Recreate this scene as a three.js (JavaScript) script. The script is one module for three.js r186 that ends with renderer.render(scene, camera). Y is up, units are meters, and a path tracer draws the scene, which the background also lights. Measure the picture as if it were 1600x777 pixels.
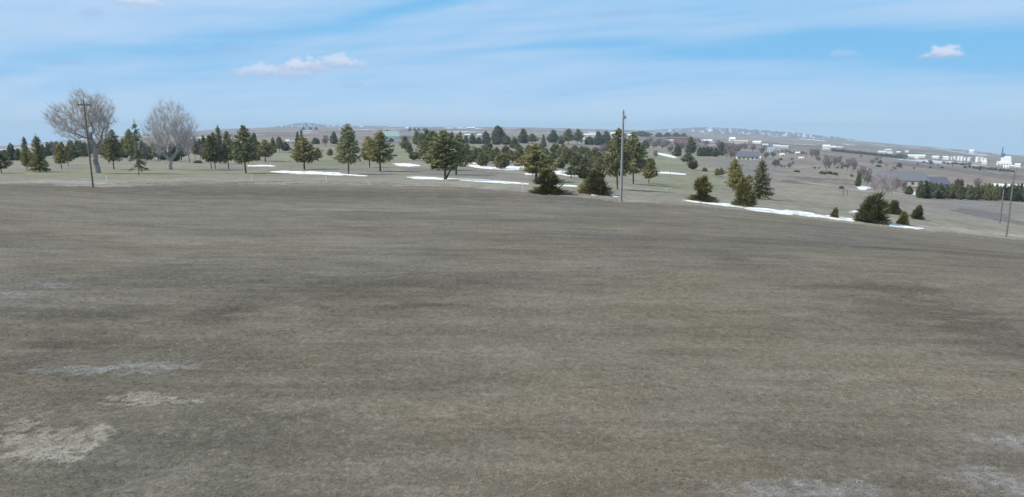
import * as THREE from 'three';
import { mergeGeometries } from 'three/addons/utils/BufferGeometryUtils.js';

// ---------------------------------------------------------------- camera, exposure, sun
const scene = new THREE.Scene();
const camera = new THREE.PerspectiveCamera(40.86, 1600 / 777, 0.5, 30000);
camera.position.set(0, 8, 0);
camera.rotation.x = -0.17603;
const renderer = new THREE.WebGLRenderer({ antialias: true });
renderer.setSize(1024, 497);
renderer.toneMapping = THREE.LinearToneMapping;
renderer.toneMappingExposure = 1.0;
renderer.shadowMap.enabled = true;

const SUN_EL = 46 * Math.PI / 180, SUN_BEHIND = 14 * Math.PI / 180;
const sun = new THREE.DirectionalLight(new THREE.Color(1, 0.91, 0.76), 5);
sun.name = 'sun';
sun.position.set(-Math.cos(SUN_EL) * Math.cos(SUN_BEHIND), Math.sin(SUN_EL), Math.cos(SUN_EL) * Math.sin(SUN_BEHIND)).multiplyScalar(400);
sun.castShadow = true;
sun.shadow.mapSize.set(4096, 4096);
Object.assign(sun.shadow.camera, { left: -400, right: 400, top: 400, bottom: -400, near: 1, far: 1500 });
scene.add(sun);
scene.add(sun.target);

// ---------------------------------------------------------------- random numbers and noise
function rng(seed) { let s = seed >>> 0; return () => { s = (s + 0x6D2B79F5) >>> 0; let t = Math.imul(s ^ (s >>> 15), 1 | s); t = (t + Math.imul(t ^ (t >>> 7), 61 | t)) ^ t; return ((t ^ (t >>> 14)) >>> 0) / 4294967296; }; }
const NT = new Float32Array(65536); { const r = rng(77); for (let i = 0; i < 65536; i++) NT[i] = r(); }
function noise(x, y) {   // value noise, 0..1
  const xi = Math.floor(x), yi = Math.floor(y); let fx = x - xi, fy = y - yi;
  fx = fx * fx * (3 - 2 * fx); fy = fy * fy * (3 - 2 * fy);
  const a = xi & 255, b = (xi + 1) & 255, c = (yi & 255) << 8, d = ((yi + 1) & 255) << 8;
  const p = NT[a | c], q = NT[a | d];
  return (p + (NT[b | c] - p) * fx) * (1 - fy) + (q + (NT[b | d] - q) * fx) * fy;
}
function fbm(x, y, n) { let s = 0, a = 0.5, t = 0; for (let i = 0; i < n; i++) { s += a * noise(x, y); t += a; a *= 0.5; x = x * 2.03 + 17.3; y = y * 2.03 + 31.7; } return s / t; }
const clamp = (v, a = 0, b = 1) => v < a ? a : v > b ? b : v;
const smooth = (a, b, v) => { const t = clamp((v - a) / (b - a)); return t * t * (3 - 2 * t); };
const lerp = (a, b, t) => a + (b - a) * t;
const lin = (c) => { c /= 255; return c <= 0.04045 ? c / 12.92 : ((c + 0.055) / 1.055) ** 2.4; };

// ---------------------------------------------------------------- sky: thin cirrus veil over blue, a few small cumulus
function makeSky() {
  const W = 4096, Hh = 2048, data = new Float32Array(W * Hh * 4), D = Math.PI / 180;
  const HZ = [lin(196), lin(225), lin(248)], BLUE = [lin(118), lin(190), lin(240)], VEIL = [lin(188), lin(215), lin(246)], ZEN = [lin(98), lin(158), lin(222)];
  // cumulus: azimuth, elevation of the flat base, half width, height, strength
  const CUM = [[-19.3, 4.1, 3.6, 1.15, 0.6], [-16.9, 4.6, 2.3, 1.1, 0.85], [-14.3, 4.95, 2.9, 1.0, 0.7], [31.9, 4.98, 1.75, 0.9, 0.85], [25.7, 5.3, 1.5, 0.8, 0.25], [-28.2, 8.7, 2.2, 0.9, 0.6],
    [62, 7, 3, 1.2, 0.7], [-75, 9, 4, 1.5, 0.7], [110, 8, 4, 1.4, 0.7], [-130, 7, 3.5, 1.3, 0.7], [170, 9, 4, 1.5, 0.6]];
  // small thin grey scraps
  const SCRAP = [[-31, 8.1, 1.0, 0.5], [-22, 6.1, 1.8, 0.35], [-21, 7.3, 2.2, 0.3], [-25, 5.6, 1.6, 0.3], [-2.8, 10.0, 1.2, 0.3], [-13, 3.6, 1.2, 0.25], [-33, 4.6, 1.4, 0.3], [4.5, 2.9, 1.2, 0.12], [9, 9.2, 3, 0.4]];
  for (let j = 0; j < Hh; j++) {
    const el = ((j + 0.5) / Hh - 0.5) * 180;
    for (let i = 0; i < W; i++) {
      const k = (j * W + i) * 4;
      if (el > 16 && ((i & 3) || (j & 3))) { const q = ((j & ~3) * W + (i & ~3)) * 4, s = (j & ~3) / Hh * 180 - 90 > 15.9 ? q : k - 4; for (let m = 0; m < 4; m++) data[k + m] = data[s + m]; continue; }
      if (el <= 0) { data[k] = HZ[0]; data[k + 1] = HZ[1]; data[k + 2] = HZ[2]; data[k + 3] = 1; continue; }
      const th = ((i + 0.5) / W - 0.5) * 2 * Math.PI;             // atan2(z, x)
      const az = Math.atan2(Math.cos(th), -Math.sin(th)) / D;     // 0 straight ahead, + to the east
      const y = Math.sin(el * D), c = Math.cos(el * D), q = 1 / (y + 0.16), px = c * Math.cos(th) * q, pz = c * Math.sin(th) * q;
      // cirrus sheets, drawn out along the wind
      const u = px * 0.86 + pz * 0.51, v = pz * 0.86 - px * 0.51;
      const wob = fbm(u * 0.5 + 9, v * 0.5 + 4, 3) - 0.5;
      let veil = 0.35 + 0.9 * (fbm(u * 0.55 + wob * 1.2 + 40, v * 1.9 + wob * 2 + 20, 5) - 0.32) + 0.3 * (fbm(u * 1.6 + 3, v * 9 + 7, 4) - 0.5) + 0.34 * (fbm(az * 0.11 + wob * 2, (el - az * 0.035) * 2.6 + 7 + wob * 3, 5) - 0.5) * (1 - smooth(14, 30, el));
      // open lanes between the sheets
      const a = clamp(az, -60, 60);
      const lane1 = 3.2 + (a + 36.7) * 0.245 + 0.7 * Math.sin(a * 0.13), lane2 = 6.6 - 0.0016 * (a - 8) * (a - 8) + 0.25 * Math.sin(a * 0.3);
      const w1 = smooth(-75, -45, az) * (1 - smooth(0, 12, az)), w2 = smooth(-18, 6, az) * (1 - smooth(60, 90, az));
      const n1 = fbm(az * 0.12, el * 0.8, 4) - 0.5;
      veil -= 0.36 * w1 * Math.exp(-(((el - lane1 + n1) / 0.75) ** 2)) + w2 * (0.34 + 0.012 * clamp(az, 0, 40)) * Math.exp(-(((el - lane2 + n1 * 1.2) / (0.55 + 0.022 * clamp(az, 0, 50))) ** 2));
      veil += 0.28 * (1 - smooth(0.3, 4.2, el)) + 0.2 * w1 * smooth(0, 3, el - lane1 - 0.3);
      veil = clamp(veil, 0.02, 1);
      const up = smooth(8, 75, el), hz = Math.exp(-el / 2.8) * 0.8;
      let r = lerp(lerp(BLUE[0], ZEN[0], up), VEIL[0], veil), g = lerp(lerp(BLUE[1], ZEN[1], up), VEIL[1], veil), b = lerp(lerp(BLUE[2], ZEN[2], up), VEIL[2], veil);
      r = lerp(r, HZ[0], hz); g = lerp(g, HZ[1], hz); b = lerp(b, HZ[2], hz);
      for (const [ca, ce, cw, ch, cs] of CUM) {
        const dx = (az - ca) / cw; if (Math.abs(dx) > 1.5) continue;
        const dy = (el - ce) / ch; if (dy < -0.8 || dy > 1.6) continue;
        const n = fbm(az * 1.1 + ca * 3, el * 2.6 + 5, 5), m = fbm(az * 3.1 + ca, el * 6 + 11, 4);
        const top = (1 - dx * dx) * (0.35 + 1.1 * n) , d = smooth(-0.25, 0.25, dy + (m - 0.5) * 0.5) * smooth(-0.12, 0.22, top - dy + (m - 0.5) * 0.5) * smooth(1.1, 0.5, Math.abs(dx));
        if (d <= 0) continue;
        const lit = smooth(0, 0.55, dy + (m - 0.5) * 0.5), o = d * cs;
        r = lerp(r, lerp(lin(176), lin(222), lit), o); g = lerp(g, lerp(lin(194), lin(229), lit), o); b = lerp(b, lerp(lin(228), lin(247), lit), o);
      }
      for (const [ca, ce, cw, ch] of SCRAP) {
        const dx = (az - ca) / cw, dy = (el - ce - dx * 0.12) / ch; if (dx * dx + dy * dy > 1.6) continue;
        const o = 0.3 * smooth(0.15, 0.9, 1 - dx * dx - dy * dy + (fbm(az * 3, el * 5, 4) - 0.5) * 1.4);
        r = lerp(r, lin(158), o); g = lerp(g, lin(184), o); b = lerp(b, lin(222), o);
      }
      data[k] = r; data[k + 1] = g; data[k + 2] = b; data[k + 3] = 1;
    }
  }
  const t = new THREE.DataTexture(data, W, Hh, THREE.RGBAFormat, THREE.FloatType);
  t.mapping = THREE.EquirectangularReflectionMapping; t.colorSpace = THREE.LinearSRGBColorSpace;
  t.magFilter = THREE.LinearFilter; t.minFilter = THREE.LinearFilter; t.wrapS = THREE.RepeatWrapping; t.needsUpdate = true;
  return t;
}
const skyMap = makeSky();
scene.background = skyMap;
scene.environment = skyMap;
scene.fog = new THREE.FogExp2(new THREE.Color(0.66, 0.85, 1.0), 0.00014);

// ---------------------------------------------------------------- the survey: places and sizes in metres
const GROUND_PROFILE = [   // per direction: distance, height
  [[0,0],[45,0.24],[92,2.01],[150,0.27],[250,-1.69],[450,-6.08],[1300,-25.87],[5000,-101.73],[5900,-171.73]],
  [[0,0],[45,0.17],[92,1.38],[150,-0.2],[260,-2.58],[520,-7.63],[1500,-19.98],[5000,-40.59],[5900,-110.59]],
  [[0,0],[45,0.13],[92,1.12],[160,-1.41],[310,-4.48],[650,-6.18],[2000,-4.18],[5000,16.69],[5900,-53.31]],
  [[0,0],[45,0.09],[90,0.75],[140,-1.31],[270,-4.18],[600,-5.75],[1800,-1.87],[5000,26.25],[5900,-43.75]],
  [[0,0],[45,0.03],[86,0.29],[130,-1.42],[220,-4.18],[560,-6.12],[1700,-4.66],[5000,24.25],[5900,-45.75]],
  [[0,0],[45,-0.07],[80,-0.56],[120,-2.23],[230,-6.23],[560,-11.55],[1700,-13.78],[5000,1.15],[5900,-68.85]],
  [[0,0],[45,-0.22],[86,-1.83],[150,-5.5],[290,-11.63],[650,-19.32],[1700,-29.09],[5000,-35.54],[5900,-105.54]],
  [[0,0],[45,-0.4],[92,-3.3],[190,-9.93],[420,-22.57],[850,-36.35],[1900,-58.43],[5000,-93.4],[5900,-163.4]],
  [[0,0],[45,-0.57],[98,-4.73],[190,-11.88],[400,-24.41],[720,-37.25],[1600,-64.85],[5000,-155.92],[5900,-225.92]]];
const OWN_TREES = [
  ["pine",-93.7,-123.0,4.1,2.4,"dark pine with drooping crown and bare trunk at the edge of the view"],
  ["pine",-95.2,-131.6,4.5,1.6,"olive pine with full crown pressed against a taller grey-green spruce"],
  ["pine",-96.6,-135.0,4.1,1.6,"pale grey-green pine with two thin stems beside an olive pine"],
  ["spruce",-90.8,-129.0,7.0,3.0,"tall grey-green spruce with pointed tip beside two shorter olive pines"],
  ["pine",-100.3,-149.4,5.5,2.8,"spreading olive pine on a thin trunk beside the crossarm pole"],
  ["pine",-117.5,-177.7,5.3,2.8,"low-skirted olive pine between a spreading pine and the crossarm pole"],
  ["bare",-217.6,-321.4,8.1,5.6,"small brownish leafless tree in front of the dark wood"],
  ["willow",-79.1,-127.9,15.7,12.3,"huge leafless willow with forked pale trunk behind the crossarm pole"],
  ["pine",-88.6,-149.3,8.8,3.6,"dark pine with broad pointed crown next to the huge leafless willow"],
  ["pine",-140.5,-248.2,11.5,4.5,"olive round-topped pine behind the ragged spruce with the pale stem"],
  ["spruce",-65.4,-117.4,9.2,3.0,"ragged slender spruce with pale bare stem and sparse low boughs"],
  ["willow2",-81.5,-160.0,16.4,12.8,"domed leafless tree with dense grey twigs beside a ragged spruce"],
  ["bare",-113.6,-236.5,11.2,6.9,"leafless grey-brown tree with upright trunk beside the domed leafless tree"],
  ["tuft",-106.2,-227.1,1.1,2.7,"low dark shrub under the leafless grey-brown tree"],
  ["pine",-77.6,-173.1,8.7,3.2,"dark pine of a close pair, on the leafless trees' side"],
  ["pine",-76.8,-173.6,9.4,3.0,"dark pine of a close pair, on the tall spruce's side"],
  ["spruce",-96.5,-222.3,12.3,3.9,"tall pointed spruce rising behind the close pair of dark pines"],
  ["pine",-74.0,-175.2,9.7,3.4,"dark narrow pine with straight trunk between spruce and broad pine"],
  ["pine",-58.4,-147.0,10.3,5.0,"broad conical pine with straight dark trunk next to a narrow pine"],
  ["cedar",-103.6,-271.6,11.3,3.9,"dark conical evergreen tucked behind the broad conical pine"],
  ["pine",-94.6,-258.2,8.5,6.5,"olive pine with flat shaded crown beside the white snow strip end"],
  ["pine",-53.1,-172.0,8.3,6.3,"rounded bushy pine on a short trunk behind the long snow strip"],
  ["pine",-75.6,-261.4,5.3,3.3,"small round pine tucked against a larger rounded bushy pine"],
  ["pine",-84.8,-314.2,4.2,2.9,"little lollipop tree alone on the open fairway"],
  ["pine",-35.6,-146.0,10.7,5.4,"tall bristly grey-green pine standing at the end of the long snow strip"],
  ["pine",-41.2,-194.7,9.0,5.1,"olive pine with soft crown behind the leaning grey-green pine"],
  ["pine",-32.2,-163.8,9.7,6.4,"loose grey-green pine with slightly crooked trunk beside an olive pine"],
  ["pine",-64.1,-404.2,9.7,6.1,"dark brownish pine on open grass below the green-roofed house"],
  ["cedar",-59.6,-392.2,5.7,3.3,"narrow grey conifer touching the dark brownish pine below the green-roofed house"],
  ["round",-39.2,-268.9,3.9,3.8,"round ball-shaped evergreen on the open grass above a snow patch"],
  ["pine",-21.8,-183.0,10.5,7.6,"dark pine with ragged crown at the back of a dense three-pine clump"],
  ["pine",-11.3,-114.3,8.3,6.1,"big bushy pine with V-forked trunk beside the narrow snow strip"],
  ["pine",-12.1,-146.0,8.7,5.6,"grey-green pine behind the big pine with forked trunk"],
  ["round",-14.5,-696.7,18.8,14.5,"large dark dome-shaped evergreen rising above the far belt"],
  ["pine",4.5,-123.0,6.5,6.8,"wide olive pine behind the juniper with the wide flat skirt"],
  ["pine",13.3,-149.7,2.9,3.4,"small spreading blue-green pine on a white snow patch"],
  ["cedar",16.2,-149.6,4.9,3.4,"dark leaning evergreen behind the feathery juniper next to the tall pole"],
  ["juniper2",4.4,-85.2,3.3,4.4,"olive juniper with upright leader above a wide flat skirt"],
  ["juniper",11.2,-88.8,3.7,3.6,"feathery olive juniper tilting toward the tall wooden pole"],
  ["bare",57.4,-422.5,9.0,9.6,"grey leafless tree behind the big pine at the tall pole"],
  ["pine",17.2,-109.1,9.8,3.9,"big dark pine directly behind the tall wooden pole"],
  ["pine",24.0,-132.8,10.2,4.5,"tall grey-green pine sharing its crown with the dark pine by the pole"],
  ["pine",29.2,-142.6,5.3,2.9,"small pine with thin trunk alone beside the slender lamp-like pole"],
  ["cedar",169.8,-640.9,16.1,9.4,"tall dark poplar-shaped conifer above the reddish bush"],
  ["red",78.8,-292.0,4.7,3.8,"reddish brown bushy tree on the sloping fairway"],
  ["tuft",82.2,-286.2,1.8,2.1,"tiny dark round bush past the end of the fairway"],
  ["pine",71.5,-233.7,3.2,2.1,"small olive tree, the slimmer of a pair on the slope"],
  ["pine",76.1,-243.6,3.3,2.4,"small olive tree, the fuller of a pair on the slope"],
  ["pine",46.1,-138.9,6.9,3.0,"tall olive pine leaning over a smaller grey pine"],
  ["pine",39.9,-118.8,5.1,2.6,"smaller grey pine in front of the tall olive pine"],
  ["spruce",42.1,-113.1,6.6,3.7,"isolated pointed spruce with dark tiers above the snow bank"],
  ["juniper2",26.0,-91.0,3.6,3.5,"olive juniper with low round skirt at the start of the snow bank"],
  ["juniper",30.2,-86.6,3.9,2.7,"shaggy olive juniper rising out of the long snow bank"],
  ["juniper",39.4,-80.9,1.4,0.9,"knee-high young juniper at the edge of the long snow bank"],
  ["juniper",42.7,-78.6,3.7,3.5,"widest dense green juniper at the end of the snow bank"],
  ["juniper",58.3,-101.3,2.4,1.9,"dull green round juniper behind the widest juniper"],
  ["juniper",47.7,-80.6,1.8,1.1,"thin yellowish juniper next to the last bit of snow"],
  ["juniper",57.4,-93.7,2.2,1.6,"small dark juniper standing alone on dry grass near the far poles"],
  ["bare",83.5,-150.1,7.6,5.3,"mauve leafless tree behind the widest dense juniper"],
  ["cedar",150.9,-291.3,6.0,2.5,"slim dark evergreen beside the oval snow patch"],
  ["cedar",150.3,-252.5,3.4,2.7,"short dark evergreen in front of the long grey-roofed building"],
  ["red",253.1,-378.2,6.3,4.2,"rusty brown round tree behind the long cedar row"],
  ["bare",276.6,-396.9,7.3,6.2,"leafless tree rising behind the long cedar row"]];
const TREE_SETS = [
  { label: "dense dark evergreen in the far belt beyond the open grass", group: "conifers of the far belt", trees: [
    ["cedar",-129.3,-407.8,12.2,3.3],["cedar",-193.9,-666.7,6.4,8.5],["cedar",-177.4,-673.4,12.3,7.4],["cedar",-145.9,-755.3,11.6,7.0],
    ["cedar",-224.5,-1217.3,12.9,9.1],["cedar",-134.1,-749.5,4.3,5.6],["cedar",-63.1,-500.4,14.5,6.6],["cedar",-56.6,-542.5,13.1,6.1],
    ["cedar",-53.6,-601.6,12.7,6.2],["cedar",-43.4,-564.8,12.5,5.3],["cedar",-46.8,-685.7,8.6,5.2],["cedar",-39.0,-669.1,10.0,7.0],
    ["cedar",-33.0,-669.1,7.1,6.3],["cedar",-26.0,-669.2,12.9,8.9],["cedar",-17.1,-473.4,6.8,5.8],["cedar",-14.8,-648.9,8.1,8.6],
    ["cedar",-5.0,-653.2,8.8,9.3],["cedar",1.9,-513.0,8.9,6.3],["cedar",12.3,-721.5,16.0,10.2],["cedar",50.2,-827.4,15.9,12.5],
    ["cedar",55.8,-765.0,9.6,7.2],["cedar",92.3,-804.9,10.1,12.1],["cedar",102.1,-798.3,16.9,10.5],["cedar",113.0,-811.3,17.2,11.4],
    ["cedar",403.3,-2101.4,16.1,58.5],["cedar",359.6,-2022.4,13.6,26.4]] },
  { label: "loose-crowned pine in the far belt beyond the open grass", group: "conifers of the far belt", trees: [
    ["pine",-70.3,-500.9,13.0,7.5],["pine",-50.9,-383.0,11.8,6.5],["pine",21.5,-710.5,10.9,12.1],["pine",63.0,-755.9,17.5,12.8],
    ["pine",75.7,-775.8,17.9,12.4]] },
  { label: "pointed spruce in the far belt beyond the open grass", group: "conifers of the far belt", trees: [
    ["spruce",-127.1,-408.3,13.0,3.7],["spruce",27.2,-584.6,10.7,5.5]] },
  { label: "small olive conifer standing in the young plantation past the snow strips", group: "young plantation conifers", trees: [
    ["mid",-14.6,-260.0,6.0,5.4],["mid",-9.6,-218.6,4.9,4.0],["mid",-9.4,-282.4,5.2,4.8],["mid",-3.3,-202.1,5.3,4.2],
    ["mid",-0.9,-325.7,4.1,4.3],["mid",1.5,-263.4,4.6,4.5],["mid",-8.2,-359.3,4.5,4.1],["mid",27.8,-430.1,7.1,6.9],
    ["mid",19.4,-319.3,3.7,3.9],["mid",21.3,-263.0,6.9,5.5],["mid",15.7,-222.4,2.8,3.8],["mid",43.0,-461.7,5.8,6.5],
    ["mid",50.9,-461.9,5.3,7.0],["mid",19.8,-453.0,6.1,5.2],["mid",10.4,-419.3,5.7,5.2],["mid",34.2,-342.1,4.0,3.9],
    ["mid",55.7,-450.8,5.7,6.0],["mid",29.1,-242.6,4.2,4.1],["mid",28.0,-212.7,4.5,4.4],["mid",74.1,-209.1,2.6,2.3],
    ["mid",-26.1,-352.3,5.1,5.1],["pine",-17.9,-272.4,4.4,4.5],["mid",-15.9,-322.2,4.8,4.8],["pine",-7.0,-245.3,4.4,4.4],
    ["mid",-2.4,-254.9,4.2,3.6],["mid",3.8,-331.0,5.4,4.2],["mid",4.6,-241.8,4.1,4.8],["mid",17.5,-346.4,5.2,4.5],
    ["mid",13.8,-250.3,3.9,4.0],["mid",26.9,-373.0,6.0,4.9],["mid",29.6,-334.4,4.8,5.3],["mid",23.6,-248.0,4.2,4.5],
    ["pine",44.7,-435.6,6.1,5.5],["mid",37.2,-326.0,5.6,5.3],["mid",40.6,-313.8,5.0,4.8],["pine",37.0,-486.6,5.6,5.2],
    ["mid",-3.9,-406.6,5.2,5.0],["pine",4.1,-432.9,5.7,4.8],["mid",15.3,-424.3,6.5,5.7],["mid",34.6,-248.4,5.3,4.7],
    ["mid",-16.1,-395.0,5.5,4.7],["mid",52.6,-276.1,4.4,4.0],["pine",-27.4,-412.7,5.4,4.4]] },
  { label: "dense dark evergreen in the wood behind the two big leafless trees", group: "conifers behind the leafless trees", trees: [
    ["cedar",-193.5,-260.4,6.8,3.2],["cedar",-197.1,-261.6,4.3,2.8],["cedar",-190.2,-259.2,4.8,2.4],["cedar",-256.9,-373.3,7.9,3.5],
    ["cedar",-264.2,-387.2,8.2,3.3],["cedar",-260.3,-385.8,8.2,3.6],["cedar",-240.5,-367.8,8.9,4.7],["cedar",-223.1,-346.2,8.7,4.1],
    ["cedar",-218.5,-345.2,7.7,3.9],["cedar",-206.4,-342.5,9.3,4.5],["cedar",-126.0,-250.7,6.8,4.3],["cedar",-145.1,-268.6,6.2,3.1],
    ["cedar",-131.9,-288.8,10.3,3.0],["cedar",-141.7,-421.7,6.1,4.9],["cedar",-136.5,-385.3,8.9,3.4],["cedar",-232.2,-333.6,6.4,2.9],
    ["cedar",-233.0,-349.2,7.8,3.6],["cedar",-209.1,-321.4,6.5,4.1],["cedar",-178.7,-310.1,9.3,3.8],["cedar",-166.8,-297.3,7.5,3.5],
    ["cedar",-157.1,-286.7,8.3,3.6],["cedar",-141.1,-272.2,6.3,3.4],["cedar",-125.4,-278.0,7.5,2.9],["cedar",-118.0,-269.6,7.0,2.8],
    ["cedar",-194.8,-260.9,4.5,2.6]] },
  { label: "loose-crowned pine in the wood behind the two big leafless trees", group: "conifers behind the leafless trees", trees: [
    ["pine",-134.5,-255.6,6.2,3.9],["pine",-136.1,-394.8,9.1,5.3],["pine",-205.0,-320.9,8.4,3.9],["pine",-208.7,-333.7,8.1,3.8],
    ["pine",-193.4,-316.8,7.7,3.9],["pine",-197.8,-331.2,8.3,3.8],["pine",-173.3,-296.8,7.7,3.9],["pine",-153.2,-287.5,7.5,3.4],
    ["pine",-129.2,-262.6,7.4,3.1],["pine",-136.0,-288.9,9.8,3.0],["pine",-133.8,-288.9,8.7,3.0],["pine",-115.1,-278.8,7.5,2.9],
    ["pine",-113.0,-278.8,7.0,3.2],["pine",-110.9,-296.1,7.4,3.2],["pine",-135.3,-275.5,5.9,3.8],["pine",-184.4,-242.8,3.8,2.4]] },
  { label: "pointed spruce in the wood behind the two big leafless trees", group: "conifers behind the leafless trees", trees: [
    ["spruce",-185.9,-257.4,9.0,3.4]] },
  { label: "thin brownish leafless tree in the wood behind the big leafless trees", group: "leafless trees in the dark wood", trees: [
    ["bare",-153.1,-262.2,6.3,3.4],["bare",-137.1,-251.9,6.6,3.8],["bare",-128.9,-246.3,5.7,3.3],["bare",-127.8,-277.6,6.4,3.4],
    ["bare",-197.6,-318.7,6.5,4.6]] },
  { label: "dark green cedar in the long row above the sloping meadow", group: "cedars of the long row", trees: [
    ["cedar",139.3,-227.3,6.0,2.6],["cedar",141.9,-228.9,6.4,2.1],["cedar",143.1,-228.9,6.2,2.7],["cedar",148.8,-236.3,5.6,2.5],
    ["cedar",154.9,-243.9,5.6,2.4],["cedar",152.7,-237.8,5.8,2.7],["cedar",156.0,-241.2,4.6,2.1],["cedar",162.7,-249.1,4.7,3.0],
    ["cedar",165.6,-251.1,6.0,2.7],["cedar",170.1,-255.6,6.0,2.8],["cedar",167.0,-248.5,5.3,2.5],["cedar",177.8,-262.6,4.9,2.6],
    ["cedar",182.5,-267.4,5.9,2.6],["cedar",176.9,-257.2,5.9,2.5],["cedar",181.3,-261.5,5.3,3.1],["cedar",183.3,-262.7,6.6,2.3],
    ["cedar",189.9,-269.8,6.2,2.3],["cedar",193.5,-273.1,6.8,2.5],["cedar",190.2,-266.1,7.1,2.6],["cedar",195.8,-272.0,6.8,2.4],
    ["cedar",196.4,-270.5,7.1,2.3],["cedar",204.5,-279.2,6.1,2.9],["cedar",205.3,-277.8,7.2,2.8],["cedar",207.6,-279.0,6.1,2.4],
    ["cedar",206.7,-276.0,7.6,2.5],["cedar",206.3,-273.8,7.0,2.7],["cedar",211.2,-278.5,7.4,2.7],["cedar",218.0,-285.5,7.5,2.4],
    ["cedar",213.7,-277.8,6.5,2.9]] },
  { label: "dark tree in the thin windbreak leading away from the white block", group: "windbreak trees", trees: [
    ["cedar",742.8,-1558.7,7.8,8.8],["cedar",747.8,-1557.5,7.4,7.1],["cedar",753.9,-1555.4,7.0,7.8],["cedar",759.8,-1552.2,8.3,9.2],
    ["cedar",764.4,-1548.8,7.4,8.5],["cedar",768.7,-1544.8,7.0,7.6],["cedar",772.5,-1541.1,7.1,9.1],["cedar",777.5,-1536.5,7.7,7.8],
    ["cedar",781.7,-1532.9,6.4,7.2],["cedar",786.5,-1529.0,8.2,7.4],["cedar",791.2,-1524.7,8.0,8.2],["cedar",795.3,-1519.8,7.9,7.3],
    ["cedar",798.6,-1513.5,6.8,7.6],["cedar",801.2,-1505.6,7.7,7.1],["cedar",803.2,-1496.1,7.6,7.7],["cedar",804.7,-1489.2,7.3,6.8],
    ["cedar",807.0,-1481.5,7.1,8.2],["cedar",809.9,-1475.1,7.8,7.0],["cedar",813.2,-1469.6,7.6,8.1],["cedar",816.4,-1464.9,7.8,8.2],
    ["cedar",819.6,-1459.2,8.1,8.4],["cedar",822.1,-1453.0,7.1,6.4],["cedar",824.5,-1445.4,8.0,7.1],["cedar",826.8,-1438.3,7.4,7.7],
    ["cedar",829.2,-1433.3,7.5,7.3]] },
  { label: "dark scrub tree in the row in front of the processing plant", group: "scrub row at the plant", trees: [
    ["cedar",746.3,-1094.9,4.8,4.7],["cedar",741.1,-1077.0,3.5,4.9],["cedar",737.3,-1063.8,3.5,6.5],["cedar",756.7,-1083.9,4.3,6.7],
    ["cedar",757.8,-1076.8,3.2,5.2],["cedar",749.3,-1055.3,3.4,5.3],["cedar",752.0,-1051.8,4.6,5.8],["cedar",753.2,-1045.1,4.8,5.3],
    ["cedar",745.2,-1023.6,4.6,4.0],["cedar",759.7,-1036.2,4.2,5.5],["cedar",766.0,-1035.1,3.5,5.6],["cedar",761.9,-1019.6,2.8,5.2]] },
  { label: "dark scrub tree in the row below the storage tanks", group: "scrub row at the tanks", trees: [
    ["cedar",873.8,-1359.6,4.1,6.1],["cedar",856.5,-1319.9,3.8,7.5],["cedar",884.1,-1347.0,4.4,8.1],["cedar",893.8,-1349.1,4.1,8.2],
    ["cedar",901.3,-1347.9,3.3,5.3],["cedar",916.3,-1356.2,4.0,6.9],["cedar",937.3,-1375.8,4.2,8.3]] },
  { label: "dark scrub tree beside the long white warehouse", group: "scrub by the warehouse", trees: [
    ["cedar",1006.3,-1750.4,6.2,9.6],["cedar",1010.2,-1742.1,5.6,7.5],["cedar",1013.3,-1732.6,5.8,8.9],["cedar",1034.0,-1753.1,6.4,7.7],
    ["cedar",1036.4,-1742.0,7.5,7.6],["cedar",1038.3,-1723.6,7.0,8.9],["cedar",1064.1,-1751.4,7.4,7.4]] },
  { label: "leafless grey-brown tree in the thicket past the blue-roofed hall", group: "thicket past the blue-roofed hall", trees: [
    ["bare",374.0,-960.8,5.7,6.2],["bare",376.0,-952.2,4.2,5.2],["bare",392.7,-978.3,4.2,6.1],["bare",389.8,-956.5,5.7,6.5],
    ["bare",394.9,-956.7,5.5,5.9],["bare",387.3,-925.7,5.2,4.6],["bare",404.7,-956.0,6.2,4.9],["bare",403.4,-936.1,6.1,5.2],
    ["bare",418.6,-958.3,3.9,5.0]] },
  { label: "leafless tree scattered over the valley floor", group: "scrub of the valley floor", trees: [
    ["bare",220.8,-489.4,2.0,4.3],["bare",420.5,-989.5,1.5,3.0],["bare",183.0,-463.7,3.1,2.8],["bare",268.7,-546.5,4.1,4.3],
    ["bare",472.6,-967.8,2.3,5.0],["bare",251.6,-532.4,2.5,2.4],["bare",378.0,-663.3,5.2,5.7],["bare",177.7,-451.9,1.4,3.5],
    ["bare",460.8,-858.7,8.0,10.3],["bare",322.1,-703.4,3.7,3.4],["bare",590.6,-978.0,5.6,5.7],["bare",173.6,-432.9,2.9,2.9],
    ["bare",373.9,-969.0,5.0,5.0],["bare",392.0,-966.6,2.7,5.1],["bare",308.8,-628.3,4.8,5.2],["bare",316.0,-793.4,3.2,4.1],
    ["bare",319.9,-672.4,2.9,3.8],["bare",177.2,-437.0,2.1,2.9],["bare",450.0,-1040.6,2.3,5.3],["bare",474.3,-850.0,3.9,5.3],
    ["bare",319.2,-702.7,6.1,7.3],["bare",271.5,-652.0,2.7,7.4],["bare",440.0,-967.6,3.0,3.9],["bare",330.3,-583.6,4.5,4.0],
    ["bare",690.3,-1274.5,2.2,5.9],["bare",774.7,-1328.1,11.1,13.7],["bare",289.6,-566.6,4.4,5.1],["bare",276.5,-569.7,2.2,5.6],
    ["bare",529.3,-976.1,8.4,9.7],["bare",384.3,-840.9,2.8,3.5],["bare",183.8,-444.5,3.9,5.3],["bare",490.3,-818.5,4.3,3.9],
    ["bare",680.1,-1241.8,5.5,6.6],["bare",218.4,-522.4,3.3,3.2],["bare",228.5,-499.8,1.6,3.2],["bare",219.9,-554.7,2.7,3.9],
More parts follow.
